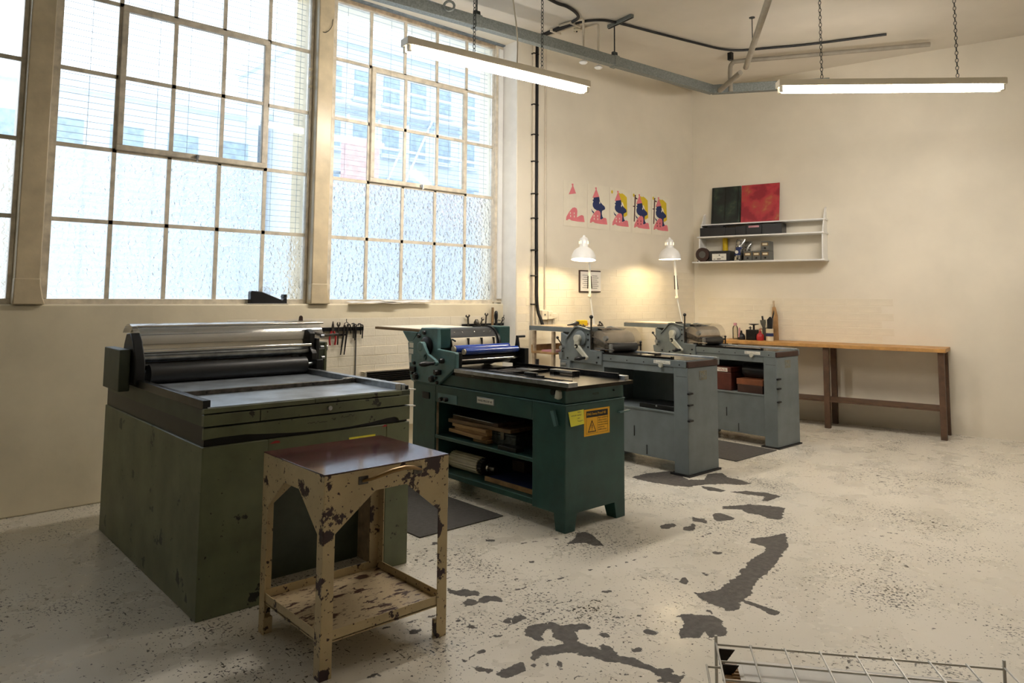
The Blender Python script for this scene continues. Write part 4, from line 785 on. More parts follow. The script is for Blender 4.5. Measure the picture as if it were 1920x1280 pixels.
# pipes above the far corner
pp = thing('corner_pipe', 'grey pipe bending over the trunking in the far corner', 'pipe', (7.52, 4.55, 3.93))
MB(pp.location).tube(smooth_path([(7.545, 4.52, 3.93), (7.545, 4.52, 4.20), (7.56, 4.50, 4.27), (7.60, 4.43, 4.29), (7.95, 3.83, 4.29), (8.6, 2.7, 4.29)], 5), .026, 12).build('pipe', 'pipe_grey', pp)
MB(pp.location).tube([(7.47, 4.62, 3.95), (7.17, 4.17, 4.0)], .03, 12).build('branch', 'pipe_grey', pp)
MB(pp.location).box(7.52, 7.57, 4.49, 4.54, 4.31, CEIL).build('pipe_bracket', 'black_metal', pp)
tag(MB().tube([(7.19, 4.115, 4.05), (5.67, 3.02, 4.05), (3.5, 1.45, 4.05)], .030, 14).build('diagonal_pipe', 'pipe_grey', top=True), 'pale pipe slanting across the upper right corner', 'pipe')
rd = thing('hanging_rod', 'thin rod hanging from the ceiling beside the slanting pipe', 'rod', (6.733, 3.772, 4.1)); MB(rd.location).cyl((6.733, 3.772, 4.07), (6.733, 3.772, CEIL), .005, n=8).build('rod', 'galv_dark', rd); MB(rd.location).lathe([(.001, 0), (.03, 0), (.03, .006), (.001, .006)], (6.733, 3.772, CEIL-.007), n=14).build('plate', 'galv_dark', rd)
rg = thing('pipe_ring', 'grey steel pipe ring hanging in front of the trunking', 'ring', (3.67, 4.93, 4.0)); MB(rg.location).tube([(3.69+.033*math.cos(a), 4.93-.03*math.cos(a), 4.015+.043*math.sin(a)) for a in (2*PI*k/20 for k in range(20))], .011, 8, closed=True).build('ring', 'galvanised', rg); MB(rg.location).cyl((3.69, 4.93, 4.06), (3.69, 4.93, CEIL), .012, n=10).build('rod', 'galvanised', rg)

# ------------------------------------------------------------------ fluorescent lamps
def batten(lab, p, q, hang):
    p, q = Vector(p), Vector(q); f = thing('fluorescent_lamp', lab, 'lamp', (p+q)/2, group='fluorescent ceiling lamps'); o_ = f.location
    d = (q-p).normalized(); s = d.cross(Vector((0, 0, 1))).normalized()
    box_between('housing', p, q, .12, .06, 'cream_plastic', f, o_, .006)
    for sg_ in (-1, 1):
        tb = MB(o_).tube([p + d*.05 + s*.03*sg_ + Vector((0, 0, -.055)), q - d*.05 + s*.03*sg_ + Vector((0, 0, -.055))], .021, 14).build('glowing_tube', 'tube_glow', f)
        for e, dd in ((p, 1), (q, -1)): MB(o_).box(e.x+d.x*.03*dd+s.x*.03*sg_-.016, e.x+d.x*.03*dd+s.x*.03*sg_+.016, e.y+d.y*.03*dd+s.y*.03*sg_-.016, e.y+d.y*.03*dd+s.y*.03*sg_+.016, e.z-.078, e.z-.025).build('tube_holder', 'cream_plastic', tb, bev=.003)
    for t in hang:
        c = p + (q-p)*t; ch = MB(o_); n_ = int((CEIL-c.z-.025)/.034)
        for k in range(n_):
            z = c.z + .03 + k*.034; h = .012
            ch.tube([(c.x + (0 if k % 2 else h*math.cos(a)), c.y + (h*math.cos(a) if k % 2 else 0), z + .02*math.sin(a)) for a in (2*PI*j/8 for j in range(8))], .003, 5, closed=True)
        ch.build('chain', 'galv_dark', f)
    return f
fl = batten('long lit fluorescent lamp hanging on chains before the window', (2.962, 4.513, 3.41), (4.811, 4.338, 3.41), (.34, .72))
MB(fl.location).tube(smooth_path([(4.02, 4.41, 3.43), (4.02, 4.41, 3.7), (3.96, 4.42, 4.1), (3.93, 4.45, CEIL)], 5), .006, 8).build('supply_cable', 'cream_plastic', fl)
batten('lit fluorescent lamp just inside the right picture edge', (6.02, 3.14, 3.41), (7.40, 1.75, 3.41), (.2, .8))
# ------------------------------------------------------------------ things on the print wall
PW = 5.75
def print_sheet(k, x0, lab, layers):
    w_, h_ = .385, .50; z0 = 2.312
    s = thing('art_print', lab, 'print', (x0, PW-.004, z0), group='five art prints in a row')
    MB().box(0, w_+.005, 0, .002, 0, h_+.03).build('paper_sheet', 'paper_warm', s)
    def poly(nm, mat, pts, y): MB().prism([(a*w_, b*h_) for a, b in pts], 'y', -y, -y+.0004).build(nm, mat, s)
    def blob(cx_, cz_, rx, rz, n=14): return [(cx_+rx*math.cos(2*PI*i/n), cz_+rz*math.sin(2*PI*i/n)) for i in range(n)]
    if 'yellow' in layers:
        poly('yellow_shape', 'yellow_ink', [(.42, .94), (.47, .955), (.52, .935), (.60, .955), (.70, .93), (.84, .87), (.86, .42), (.76, .38), (.68, .36), (.62, .5), (.5, .7)], .0006)
        poly('yellow_dot', 'yellow_ink', blob(.10, .95, .045, .045), .0006)
    if 'blue' in layers:
        poly('blue_figure', 'navy_ink', [(.27, .755), (.54, .78), (.56, .70), (.60, .655), (.70, .60), (.79, .565), (.82, .53), (.81, .495), (.76, .475), (.70, .46), (.67, .44), (.66, .38), (.69, .31), (.78, .25), (.55, .235), (.57, .38), (.52, .42), (.40, .45), (.30, .48), (.24, .53), (.23, .59), (.27, .65), (.22, .68), (.28, .70)], .0010)
        poly('blue_figure', 'navy_ink', [(.165, .475), (.20, .40), (.30, .345), (.29, .40), (.22, .425)], .0010)
        if 'yellow' in layers: poly('pale_gap', 'paper_warm', [(.56, .70), (.60, .655), (.70, .60), (.66, .68), (.62, .73), (.58, .73)], .0010)
        poly('eye', 'paper_warm', blob(.565, .64, .022, .032), .0014)
    poly('pink_hat', 'pink_ink', [(.345, .995), (.35, .97), (.37, .94), (.22, .735), (.54, .78), (.42, .945), (.425, .98), (.42, 1.0)], .0018)
    poly('pink_shape', 'pink_ink', [(.10, .13), (.12, .21), (.24, .33), (.38, .43), (.48, .45), (.57, .43), (.60, .37), (.58, .22), (.70, .265), (.80, .29), (.88, .27), (.925, .13), (.6, .125), (.33, .135), (.27, .16), (.20, .155), (.16, .13)], .0018)
    for (a, b_) in ((.29, .305), (.30, .235), (.46, .31), (.465, .235)): poly('spot', 'brown_ink' if 'brown' in layers else 'paper_warm', blob(a, b_, .02, .025, 10), .0022)
    if 'brown' in layers:
        poly('brown_ladder', 'brown_ink', [(.15, .965), (.205, .965), (.135, .28), (.085, .28)], .0022)
        poly('brown_ladder', 'brown_ink', [(.20, .90), (.29, .89), (.28, .855), (.20, .865)], .0022); poly('brown_ladder', 'brown_ink', [(.05, .68), (.17, .68), (.17, .655), (.05, .655)], .0022)
print_sheet(0, 5.976, 'leftmost pinned print with only pink shapes on it', ())
print_sheet(1, 6.386, 'pinned print with pink hat and blue figure but no yellow', ('blue',))
print_sheet(2, 6.795, 'middle pinned print with yellow added behind the blue figure', ('blue', 'yellow'))
print_sheet(3, 7.218, 'fourth pinned print, brown ladder added left of the figure', ('blue', 'yellow', 'brown'))
print_sheet(4, 7.622, 'rightmost pinned print with brown ladder, nearest the corner', ('blue', 'yellow', 'brown'))
# notice board
nb = thing('notice_frame', 'small framed sheet on the wall behind the left lamp', 'frame', (6.415, PW-.02, 1.555))
MB().box(-.185, .185, .0, .018, 0, .255).build('frame', 'dark_brown', nb, bev=.002); MB().box(-.172, .182, -.002, .0, .012, .24).build('sheet', 'paper', nb)
for k in range(7): MB().box(-.14+.02*(k % 2), -.04+.03*(k % 3), -.003, -.002, .05+k*.024, .055+k*.024).box(.03, .12+.02*(k % 2), -.003, -.002, .045+k*.024, .051+k*.024).build('printed_line', 'grey_plastic', nb)
# pipes and sockets
vp = thing('wall_pipe', 'white vertical pipe with black clips beside the window corner', 'pipe', (5.481, PW-.022, .9)); MB(vp.location).cyl((5.481, PW-.022, .9), (5.481, PW-.022, CEIL-.01), .0165, n=12).build('pipe', 'white_pipe', vp)
for z in (1.41, 1.72, 2.0, 2.35, 2.62, 2.98, 3.28, 3.62, 3.95, 4.2): MB(vp.location).box(5.458, 5.535, PW-.045, PW-.001, z, z+.012).build('pipe_clip', 'black_metal', vp)
tag(MB().tube(smooth_path([(5.527, PW-.022, CEIL-.01), (5.527, PW-.022, 3.4), (5.525, PW-.022, 2.4), (5.535, PW-.022, 1.75), (5.533, PW-.025, 1.5), (5.545, PW-.035, 1.34), (5.565, PW-.06, 1.25), (5.585, PW-.08, 1.16)], 5), .018, 8).build('riser_cable', 'black_rubber', top=True), 'thick black cable running down beside the white wall pipe', 'cable')
tag(MB().cyl((5.675, PW-.012, 1.36), (5.675, PW-.012, CEIL-.01), .011, n=10).build('thin_conduit', 'white_pipe', top=True), 'thin cream conduit running down to the sockets', 'conduit')
for (x0, x1, z0, z1, d, lab, dot) in ((5.601, 5.685, 1.245, 1.352, .045, 'white switch box, leftmost of the three below the conduit', 1), (5.69, 5.762, 1.25, 1.34, .05, 'cream socket box between the other two boxes', 1), (5.767, 5.836, 1.256, 1.315, .04, 'low cream plug box, rightmost below the conduit', 0)):
    sb = thing('socket_box', lab, 'socket', ((x0+x1)/2, PW, z0), group='socket boxes on the wall'); MB(sb.location).box(x0, x1, PW-d, PW, z0, z1).build('box', 'cream_plastic', sb, bev=.005)
    if dot: MB(sb.location).box((x0+x1)/2-.008, (x0+x1)/2+.008, PW-d-.004, PW-d, (z0+z1)/2-.006, (z0+z1)/2+.012).build('switch', 'grey_plastic' if x0 < 5.65 else 'tympan', sb)
    MB(sb.location).box((x0+x1)/2-.004, (x0+x1)/2+.004, PW-.012, PW, z0-.1, z0).build('lead', 'cream_plastic', sb)
# wall lamps on jointed arms
def arm_lamp(lab, base, joint, armtop, mouth, axis, flex):
    l = thing('arm_lamp', lab, 'lamp', base, group='white jointed lamps'); o_ = Vector(base)
    ax = Vector(axis).normalized(); m_ = Vector(mouth)
    prof = [(.135, 0), (.134, .012), (.128, .05), (.105, .098), (.075, .125), (.052, .137), (.047, .15), (.047, .225), (.038, .24), (.018, .25), (.012, .27), (.002, .272)]
    inner = [(.001, .262), (.030, .235), (.043, .22), (.043, .15), (.048, .135), (.072, .12), (.101, .094), (.124, .048), (.131, .001)]
    MB(o_).lathe(prof + inner, m_, ax, n=36, cap=False).build('shade', 'white_gloss', l)
    for k in range(7):
        a = 2*PI*k/7; u = ax.cross(Vector((0, 1, 0))).normalized(); w = ax.cross(u)
        c = m_ + ax*.19 + (u*math.cos(a)+w*math.sin(a))*.0475
        box_between('vent_slot', c-ax*.015, c+ax*.015, .008, .006, 'slot_glow', l, o_, 0)
    MB(o_).ball(m_+ax*.085, .032, 16).build('bulb', 'bulb_glow', l)
    MB(o_).cyl(base, joint, .009, n=10).build('lower_arm', 'white_gloss', l)
    j = MB(o_).cyl(Vector(joint)+Vector((-.02, -.01, 0)), Vector(joint)+Vector((.02, .01, 0)), .02, n=14).build('joint', 'cream_plastic', l); MB(o_).ball(Vector(joint)+Vector((-.03, -.01, -.01)), .013, 8).build('wing_nut', 'cream_plastic', j)
    sd = Vector((.011, 0, 0))
    MB(o_).cyl(Vector(joint)+sd, Vector(armtop)+sd, .0075, n=10).build('upper_arm', 'white_gloss', l); MB(o_).cyl(Vector(joint)-sd, Vector(armtop)-sd, .0055, n=10).build('upper_arm', 'white_gloss', l)
    d = (Vector(armtop)-Vector(joint))
    for s_ in (-1, 1): MB(o_).cyl(Vector(joint)+d*.22+Vector((.034*s_, 0, 0)), Vector(joint)+d*.62+Vector((.024*s_, 0, 0)), .006, n=8).build('spring', 'tool_dark', l)
    MB(o_).tube([armtop, Vector(armtop)+Vector((-.02, -.02, .06)), m_+ax*.14+Vector((.05, .03, 0))], .008, 8).build('shade_stem', 'white_gloss', l)
    MB(o_).box(base[0]-.02, base[0]+.02, base[1]-.02, base[1]+.02, base[2]-.04, base[2]+.02).box(base[0]-.012, base[0]+.012, base[1]+.02, PW, base[2]-.03, base[2]+.01).build('wall_bracket', 'cream_plastic', l, bev=.004)
    ld = bpy.data.lights.new('lamp_light', 'POINT'); ld.energy = LAMP_W; ld.color = (1, .78, .46); ld.shadow_soft_size = .03
    lo = bpy.data.objects.new('lamp_light', ld); COL.objects.link(lo); lo.parent = l; lo.location = m_ + ax*.05 - o_
    return l
B1L, J1L, T1L = (6.245, 5.52, 1.17), (6.172, 5.52, 1.515), (6.16, 5.52, 1.871)
B2L, J2L, T2L = (7.95, 5.52, 1.17), (7.836, 5.52, 1.506), (7.797, 5.52, 1.95)
arm_lamp('left white jointed lamp tilted over the nearer grey press', B1L, J1L, T1L, (5.822, 5.30, 1.897), (.10, .05, 1), 0)
arm_lamp('right white jointed lamp hanging near the room corner', B2L, J2L, T2L, (7.385, 5.30, 1.965), (.03, 0.02, 1), 0)

# ------------------------------------------------------------------ window sill and tools on the wall below
SZ = 1.4205
td = thing('tape_dispenser', 'black tape dispenser on the sill of the left window', 'tape dispenser', (2.62, 5.985, SZ))
MB().prism([(-.17, 0), (.15, 0), (.15, .015), (.148, .055), (.125, .055), (.11, .032), (-.08, .105), (-.16, .11), (-.17, .10)], 'y', -.03, .03).build('body', 'black_plastic', td, bev=.004)
MB().lathe([(.045, -.012), (.06, -.012), (.06, .012), (.045, .012)], (-.04, 0, .088), (0, 1, 0), n=28).build('tape_roll', 'clear_cover', td); MB().box(.118, .15, -.026, .026, .05, .082).build('cutter', 'black_plastic', td, bev=.003)
MB().box(-.20, .16, -.035, .035, -.0, .004).build('base_plate', 'label_white', td)
def wavy(name, lab, x0, x1, y0, y1, z, tint, tz):
    n = 14; m = MB(); vs_ = []
    for k in range(n+1):
        x = x0 + (x1-x0)*k/n; dz = .004*math.sin(k*.9) + tz*(abs(k/n-.5)*2)**2
        for y, dd in ((y0, -.012), (y1, 0)): vs_ += [(x, y, z+dz+dd), (x, y, z+dz+dd+.0015)]
    f = []
    for k in range(n):
        a = k*4; b_ = a+4; f += [(a+1, a+3, b_+3, b_+1), (a, b_, b_+2, a+2), (a, a+1, b_+1, b_), (a+2, b_+2, b_+3, a+3)]
    f += [(0, 2, 3, 1), (n*4, n*4+1, n*4+3, n*4+2)]
    tag(m.add(vs_, f).build(name, tint, top=True), lab, 'paper')
wavy('loose_sheet', 'curled white sheet lying on the sill, left one', 3.36, 3.86, 5.885, 5.99, SZ+.022, 'paper', -.003)
wavy('loose_sheet', 'curled pale sheet lying on the sill, right one', 3.72, 4.25, 5.90, 5.99, SZ+.028, 'paper', .008)
LW = 5.946
tag(MB().box(2.55, 3.51, LW-.022, LW-.002, 1.178, 1.212).build('magnetic_rack', 'black_metal', top=True, bev=.002), 'black magnetic tool rack behind the olive press', 'tool rack')
tag(MB().box(2.70, 3.33, LW-.018, LW-.002, 1.135, 1.150).build('magnetic_rack', 'tool_dark', top=True, bev=.002), 'thin lower rail under the left tool rack', 'tool rack')
tag(MB().box(4.67, 5.235, LW-.022, LW-.002, 1.185, 1.212).build('magnetic_rack', 'black_metal', top=True, bev=.002), 'black magnetic tool rack above the green press', 'tool rack')
YT = LW-.024
def wrench(lab, x, z, L_, w, tilt, up=1, mat='tool_steel', group=None, name='wrench'):
    o = thing(name, lab, 'wrench', (x, YT, z), group=group); o.rotation_euler = (0, tilt, 0)
    s = up
    pts = [(-.4*w, -L_*.5), (.4*w, -L_*.5), (.36*w, L_*.3), (.95*w, L_*.36), (1.15*w, L_*.44), (.95*w, L_*.5), (.45*w, L_*.52), (.42*w, L_*.41), (-.42*w, L_*.41), (-.45*w, L_*.52), (-.95*w, L_*.5), (-1.15*w, L_*.44), (-.95*w, L_*.36), (-.36*w, L_*.3)]
    MB().prism([(a, b_*s) for a, b_ in pts], 'y', -.008, 0).build('body', mat, o, bev=.0015); return o
tag(MB().tube(smooth_path([(3.105, 5.915, 4.02), (3.09, 5.905, 3.95), (3.06, 5.90, 3.90), (3.03, 5.905, 3.875), (3.005, 5.912, 3.875)], 5), .003, 6).build('loose_wire', 'ink_black', top=True), 'short black wire sticking out high on the pier', 'wire')
# left rack
pl = thing('pliers', 'red handled pliers hanging on the left tool rack', 'pliers', (3.19, YT, 1.19))
for s_ in (-1, 1):
    hf = MB().prism([(.002*s_, .075), (.010*s_, .03), (.014*s_, .0), (.012*s_, -.02), (0, -.01), (0, .075)], 'y', -.012, 0).build('jaw', 'tool_steel', pl)
    MB().tube(smooth_path([(.010*s_, -.007, -.012), (.026*s_, -.007, -.05), (.030*s_, -.007, -.09), (.024*s_, -.007, -.135)], 4), [.009]*13, 8).build('handle', 'red_plastic', pl)
wrench('open spanner hanging right of the red pliers', 3.245, 1.155, .20, .016, .03)
dv = thing('dividers', 'long steel dividers hanging on the left tool rack', 'dividers', (3.325, YT, 1.20))
for s_, a in ((-1, -.045), (1, -.012)): MB().prism([(a-.008, -.235), (a, -.235), (.014*s_+.010, .03), (.014*s_-.010, .03)], 'y', -.007-.002*s_, -.001-.002*s_).build('leg', 'tool_dark', dv)
MB().tube([(.02*math.cos(t), -.006, .035+.02*math.sin(t)) for t in (2*PI*k/16 for k in range(16))], .004, 6, closed=True).build('spring_ring', 'tool_steel', dv); MB().cyl((0, -.006, .055), (0, -.006, .085), .004, n=8).build('top_pin', 'tool_steel', dv)
def hexkey(lab, x, z, L_, s_, name='hex_key'):
    o = thing(name, lab, 'hex key', (x, YT, z), group='hex keys on the left tool rack'); MB().tube([(0, -.005, -L_), (0, -.005, 0), (.004*s_, -.005, .010), (.012*s_, -.005, .014), (.03*s_, -.005, .012)], .0058, 6).build('bar', 'tool_dark', o); o.rotation_euler = (0, random.uniform(-.1, .1), 0)
for k, (x, z, L_, s_, lab) in enumerate(((3.365, 1.225, .07, -1, 'short hex key next to the dividers'), (3.395, 1.22, .11, 1, 'hex key third from the right rack end'), (3.41, 1.23, .14, -1, 'longest hex key on the left tool rack'), (3.425, 1.215, .10, 1, 'bent hex key in the middle of the key bunch'), (3.475, 1.225, .085, -1, 'hex key second from the right rack end'), (3.497, 1.215, .11, -1, 'rightmost slanting hex key on the left tool rack'))): hexkey(lab, x, z, L_, s_)
wh = thing('wooden_handled_tool', 'dark red handled round tool above the chrome cylinder', 'tool', (2.875, YT, 1.235)); MB().prism([(-.012, -.02), (.012, -.02), (.020, .04), (.018, .075), (.006, .088), (-.008, .08), (-.014, .04)], 'y', -.024, 0).build('handle', 'dark_brown', wh, bev=.004); MB().lathe([(.012, 0), (.026, 0), (.026, .014), (.012, .014)], (-.04, 0, .012), (0, -1, 0), n=18).build('ring', 'tool_dark', wh)
wbk = thing('wooden_block', 'small pale wooden block on the wall above the chrome cylinder', 'block', (2.71, YT-.02, 1.245)); MB().prism([(-.06, 0), (.08, 0), (.08, .028), (.02, .030), (-.02, .034), (-.06, .034)], 'y', 0, .04).build('block', 'wood', wbk, bev=.002); MB().cyl((.03, 0, .017), (.03, -.004, .017), .006, n=8).build('hole', 'ink_black', wbk)
tag(MB().cyl((3.438, LW-.010, .35), (3.438, LW-.010, 1.20), .006, n=8).build('wall_wire', 'grey_plastic', top=True), 'thin grey conduit running down the wall below the left tool rack', 'conduit')
# right rack
wrench('open spanner at the left end of the right tool rack', 4.735, 1.235, .14, .026, -.1, name='wrench')
wrench('open spanner standing left of the wooden file', 4.975, 1.245, .15, .022, .1)
fl_ = thing('flat_file', 'tall flat file standing on the right tool rack', 'file', (5.065, YT, 1.19)); MB().prism([(-.015, -.10), (.015, -.10), (.018, .19), (-.010, .19)], 'y', -.007, 0).build('blade', 'old_wood', fl_)
sd_ = thing('screwdriver', 'black handled screwdriver right of the tall file', 'screwdriver', (5.11, YT-.012, 1.22)); MB().lathe([(.009, 0), (.013, .02), (.011, .04), (.019, .07), (.021, .10), (.018, .13), (.008, .145)], (0, 0, -.02), n=14).build('handle', 'black_plastic', sd_); MB().cyl((0, 0, -.02), (0, 0, -.12), .005, n=8).build('shaft', 'tool_steel', sd_)
pn = thing('pin_spanner', 'small forked tool at the right end of the right rack', 'tool', (5.19, YT, 1.20)); MB().tube([(-.06, -.006, 0), (-.06, -.006, .035), (-.045, -.006, .045), (-.012, -.006, .04)], .005, 6).build('hook', 'tool_steel', pn)
MB().tube([(-.02, -.008, -.02), (.015, -.008, .045)], .007, 6).build('stem', 'tool_dark', pn); MB().tube([(.024+.014*math.cos(t), -.008, .058+.016*math.sin(t)) for t in (2*PI*k/12 for k in range(12))], .005, 6, closed=True).build('ring', 'tool_dark', pn); MB().cyl((.03, -.008, .072), (.038, -.008, .10), .004, n=6).build('tip', 'tool_steel', pn)
cb = thing('drill_chuck', 'gear toothed chuck on the right tool rack', 'chuck', (4.835, YT-.02, 1.20)); MB().lathe([(.018, 0), (.030, .01), (.030, .03), (.02, .045), (.012, .06)], (0, 0, 0), n=16).build('body', 'tool_steel', cb); MB().box(-.05, .05, -.015, .012, -.035, 0).build('holder', 'black_metal', cb, bev=.004)
wrench('short bright spanner in the middle of the right rack', 4.905, 1.215, .12, .019, .5)
# wall heater under the window, behind the green press
ht = thing('wall_heater', 'wall heater with dark horizontal fins behind the green press', 'heater', (3.9, 5.90, .62))
MB(ht.location).box(3.50, 4.35, 5.87, 5.948, .28, .70).build('case', 'cream_plastic', ht, bev=.006)
MB(ht.location).box(3.52, 4.33, 5.925, 5.947, .70, .80).build('back_plate', 'tympan', ht)
for k in range(6): MB(ht.location).box(3.50, 4.35, 5.868, 5.926, .703+k*.0175, .709+k*.0175).build('fin', 'tool_dark', ht)
MB(ht.location).box(3.50, 3.52, 5.87, 5.945, .70, .80).box(4.33, 4.35, 5.87, 5.945, .70, .80).build('end_cheek', 'cream_plastic', ht)

# ------------------------------------------------------------------ small table behind the nearer grey press
wt = thing('wooden_stand', 'wooden stand with a shelf between wall and nearer grey press', 'stand', (5.55, 5.45, 0))
for (x, y) in ((5.285, 5.50), (5.80, 5.50), (5.285, 5.22), (5.80, 5.22)): MB(wt.location).box(x, x+.03, y, y+.03, 0, 1.145).build('leg', 'tan_wood_paint', wt)
MB(wt.location).box(5.28, 5.84, 5.21, 5.54, .915, .936).build('shelf', 'wood', wt, bev=.002); MB(wt.location).box(5.28, 5.84, 5.525, 5.54, .936, 1.0).build('back_rail', 'wood', wt)
tag(MB().tube(smooth_path([(5.25, 5.42, .86), (5.25, 5.42, .80), (5.25, 5.40, .765), (5.255, 5.34, .75), (5.255, 5.17, .75)], 5), .02, 8).build('black_hose', 'black_rubber', top=True), 'black bent hose below the wooden stand shelf', 'hose')
top_box('paper_stack', 'stick_pink', 'pinkish paper stack on the wooden stand shelf', 'paper', 5.31, 5.52, 5.23, 5.42, .9365, .953, .12, .001)
# things lying on the grey feed boards
FB = 1.2015
dr = thing('tape_gun', 'yellow and black hand tool on the nearer grey feed board', 'tool', (5.62, 5.14, FB))
MB().box(-.055, .06, -.03, .03, 0, .058).build('body', 'yellow', dr, bev=.008); MB().lathe([(.016, 0), (.026, .03), (.022, .06), (.012, .10), (.006, .16)], (-.055, 0, .03), (-1, 0, -.12), n=14).build('handle', 'black_plastic', dr); MB().box(.06, .08, -.018, .018, .0, .03).build('trigger', 'red_plastic', dr, bev=.003)
cp_ = thing('toggle_clamp', 'small grey clamp beside the cylinder of the nearer grey press', 'clamp', (5.74, 4.99, FB)); MB().box(-.03, .03, -.015, .015, 0, .014).build('foot', 'tool_steel', cp_); MB().tube([(-.02, 0, .014), (-.01, 0, .035), (.01, 0, .03), (.03, 0, .018)], .007, 6).build('lever', 'tool_steel', cp_); MB().ball((-.01, 0, .04), .011, 8).build('knob', 'tool_dark', cp_)
bx_ = thing('small_gauge', 'little steel gauge by the lever of the nearer grey press', 'gauge', (5.42, 4.96, FB)); MB().box(-.05, .05, -.01, .01, 0, .012).box(-.045, -.02, -.012, .012, .012, .022).build('body', 'tool_steel', bx_, bev=.002)
for x in (-.01, .025): MB().cyl((x, 0, .012), (x, 0, .026), .008, n=10).build('screw', 'chrome', bx_)
top_box('print_sheet', 'paper_warm', 'sheet of paper on the farther grey feed board', 'paper', 7.02, 7.36, 5.06, 5.60, FB, FB+.004, 0, .001)
top_box('brayer', 'tool_dark', 'dark tool lying by the lever of the farther grey press', 'tool', 7.0, 7.12, 4.93, 4.97, FB+.001, FB+.02, .2, .004)
nk = thing('brass_rule', 'pale brass piece on the bed of the nearer grey press', 'metal bar', (5.45, 4.16, .9675)); MB().box(-.06, .05, -.03, .03, 0, .008).build('bar', 'tympan', nk, bev=.001); MB().box(.06, .13, -.05, .05, 0, .02).build('weight', 'tool_dark', nk, bev=.003)
# contents of the farther grey press shelf
tbx = thing('tool_box', 'red metal tool box with a white label under the farther grey press', 'tool box', (7.10, 4.36, .5205))
MB().box(-.14, .18, -.13, .16, 0, .19).build('body', 'red_tin', tbx, bev=.008); MB().box(-.142, .182, -.132, .162, .19, .245).build('lid', 'red_tin', tbx, bev=.008); MB().box(-.1435, -.142, -.09, .10, .195, .235).build('label', 'label_white', tbx); MB().cyl((-.14, .09, .12), (-.15, .09, .12), .009, n=10).build('latch', 'steel', tbx)
scribble('red_plastic', tbx, (-.144, .09, .202), (0, -1, 0), (0, 0, 1), .17, .026, .002, 26, 9, 'faded_print')
top_box('wooden_block', 'dark_brown', 'dark lower block beside the red tool box', 'block', 6.95, 7.3, 3.865, 4.15, .5205, .60, 0, .003)
top_box('wooden_block', 'brown_wood', 'reddish brown block lying on the dark block', 'block', 6.95, 7.3, 3.86, 4.16, .6005, .66, 0, .003)
tag(MB().lathe([(.02, 0), (.07, .004), (.075, .015), (.075, .27), (.07, .285), (.02, .29)], (7.12, 3.87, .7355), (0, 1, 0), n=24).build('cloth_roll', 'black_plastic', top=True), 'dark rolled bundle on the reddish block', 'roll')
# ------------------------------------------------------------------ shelves on the far wall (local frame: x along the wall, y out of the wall is negative)
def far(name, lab, cat, s, t, z, group=None):
    p = bw(s, t, z); return thing(name, lab, cat, p, BA, group)
su = thing('wall_shelf', 'white three tier wall shelf on the far wall', 'shelf', bw(.6, 0, 1.96), BA)
for z, d, a, b_ in ((2.468, .16, .16, 1.75), (2.297, .24, .14, 1.75), (1.962, .26, .075, 1.75)): MB().box(a-.6, b_-.6, -d, 0, z-1.96, z-1.96+.018).build('shelf_board', 'white_gloss', su, bev=.002)
for s in (.16, 1.72): MB().prism([(0, .0), (-.25, .0), (-.22, .34), (-.13, .52), (-.05, .66), (0, .68)], 'x', s-.6, s-.6+.016).build('side_bracket', 'white_gloss', su, bev=.002)
def painting(name, lab, s0, s1, h, mat, bar):
    p = far(name, lab, 'painting', (s0+s1)/2, .10, 2.4865); w = (s1-s0)/2
    MB().add([(-w, 0, 0), (w, 0, 0), (w, .018, 0), (-w, .018, 0), (-w, .075, h), (w, .075, h), (w, .093, h), (-w, .093, h)], [(0, 3, 2, 1), (4, 5, 6, 7), (0, 1, 5, 4), (1, 2, 6, 5), (2, 3, 7, 6), (3, 0, 4, 7)]).build('panel', mat, p)
    if bar:
        for x in (-.175, -.01, .165): MB().add([(x-.004, -.002, .05), (x+.004, -.002, .05), (x+.004, .071, h-.01), (x-.004, .071, h-.01), (x-.004, .004, .05), (x+.004, .004, .05), (x+.004, .077, h-.01), (x-.004, .077, h-.01)], [(0, 1, 2, 3), (7, 6, 5, 4), (0, 4, 5, 1), (1, 5, 6, 2), (2, 6, 7, 3), (3, 7, 4, 0)]).build('dark_stripe', 'ink_black', p)
painting('painting', 'dark green abstract picture leaning on the far shelf', .285, .672, .505, 'canvas_green', True)
painting('painting', 'red and ochre abstract picture leaning on the far shelf', .690, 1.18, .505, 'canvas_red', False)
for k, (s0, s1, h) in enumerate(((.182, .52, .115), (.525, .66, .105), (.665, .80, .115), (.805, 1.0, .125), (1.005, 1.25, .13))):
    o = far('black_tray', ('widest black tray at the left end of the middle shelf', 'narrow black tray second from the left on the shelf', 'black tray under the red picture, third from left', 'black tray with a pale tag, fourth from left', 'black tray at the right picture edge')[k], 'tray', (s0+s1)/2, .125, 2.3155, 'black trays on the far shelf'); w = (s1-s0)/2
    MB().box(-w, w, -.11, .105, 0, .006).box(-w, w, -.11, -.105, .006, h).box(-w, w, .10, .105, .006, h).box(-w, -w+.005, -.105, .10, .006, h).box(w-.005, w, -.105, .10, .006, h).build('tray', 'black_plastic', o, bev=.002)
    if k == 3: MB().box(-w+.03, w-.03, -.1115, -.11, h-.035, h-.012).build('tag', 'stick_pink', o)
o = far('lid', 'loose black lid tilted on top of the widest black tray', 'lid', .40, .14, 2.4315); MB().box(-.11, .10, -.10, .0, 0, .025).build('lid', 'black_plastic', o, bev=.004)
ZL3 = 1.9805
o = far('tape_roll', 'big brown tape roll standing at the left shelf end', 'tape roll', .215, .20, ZL3)
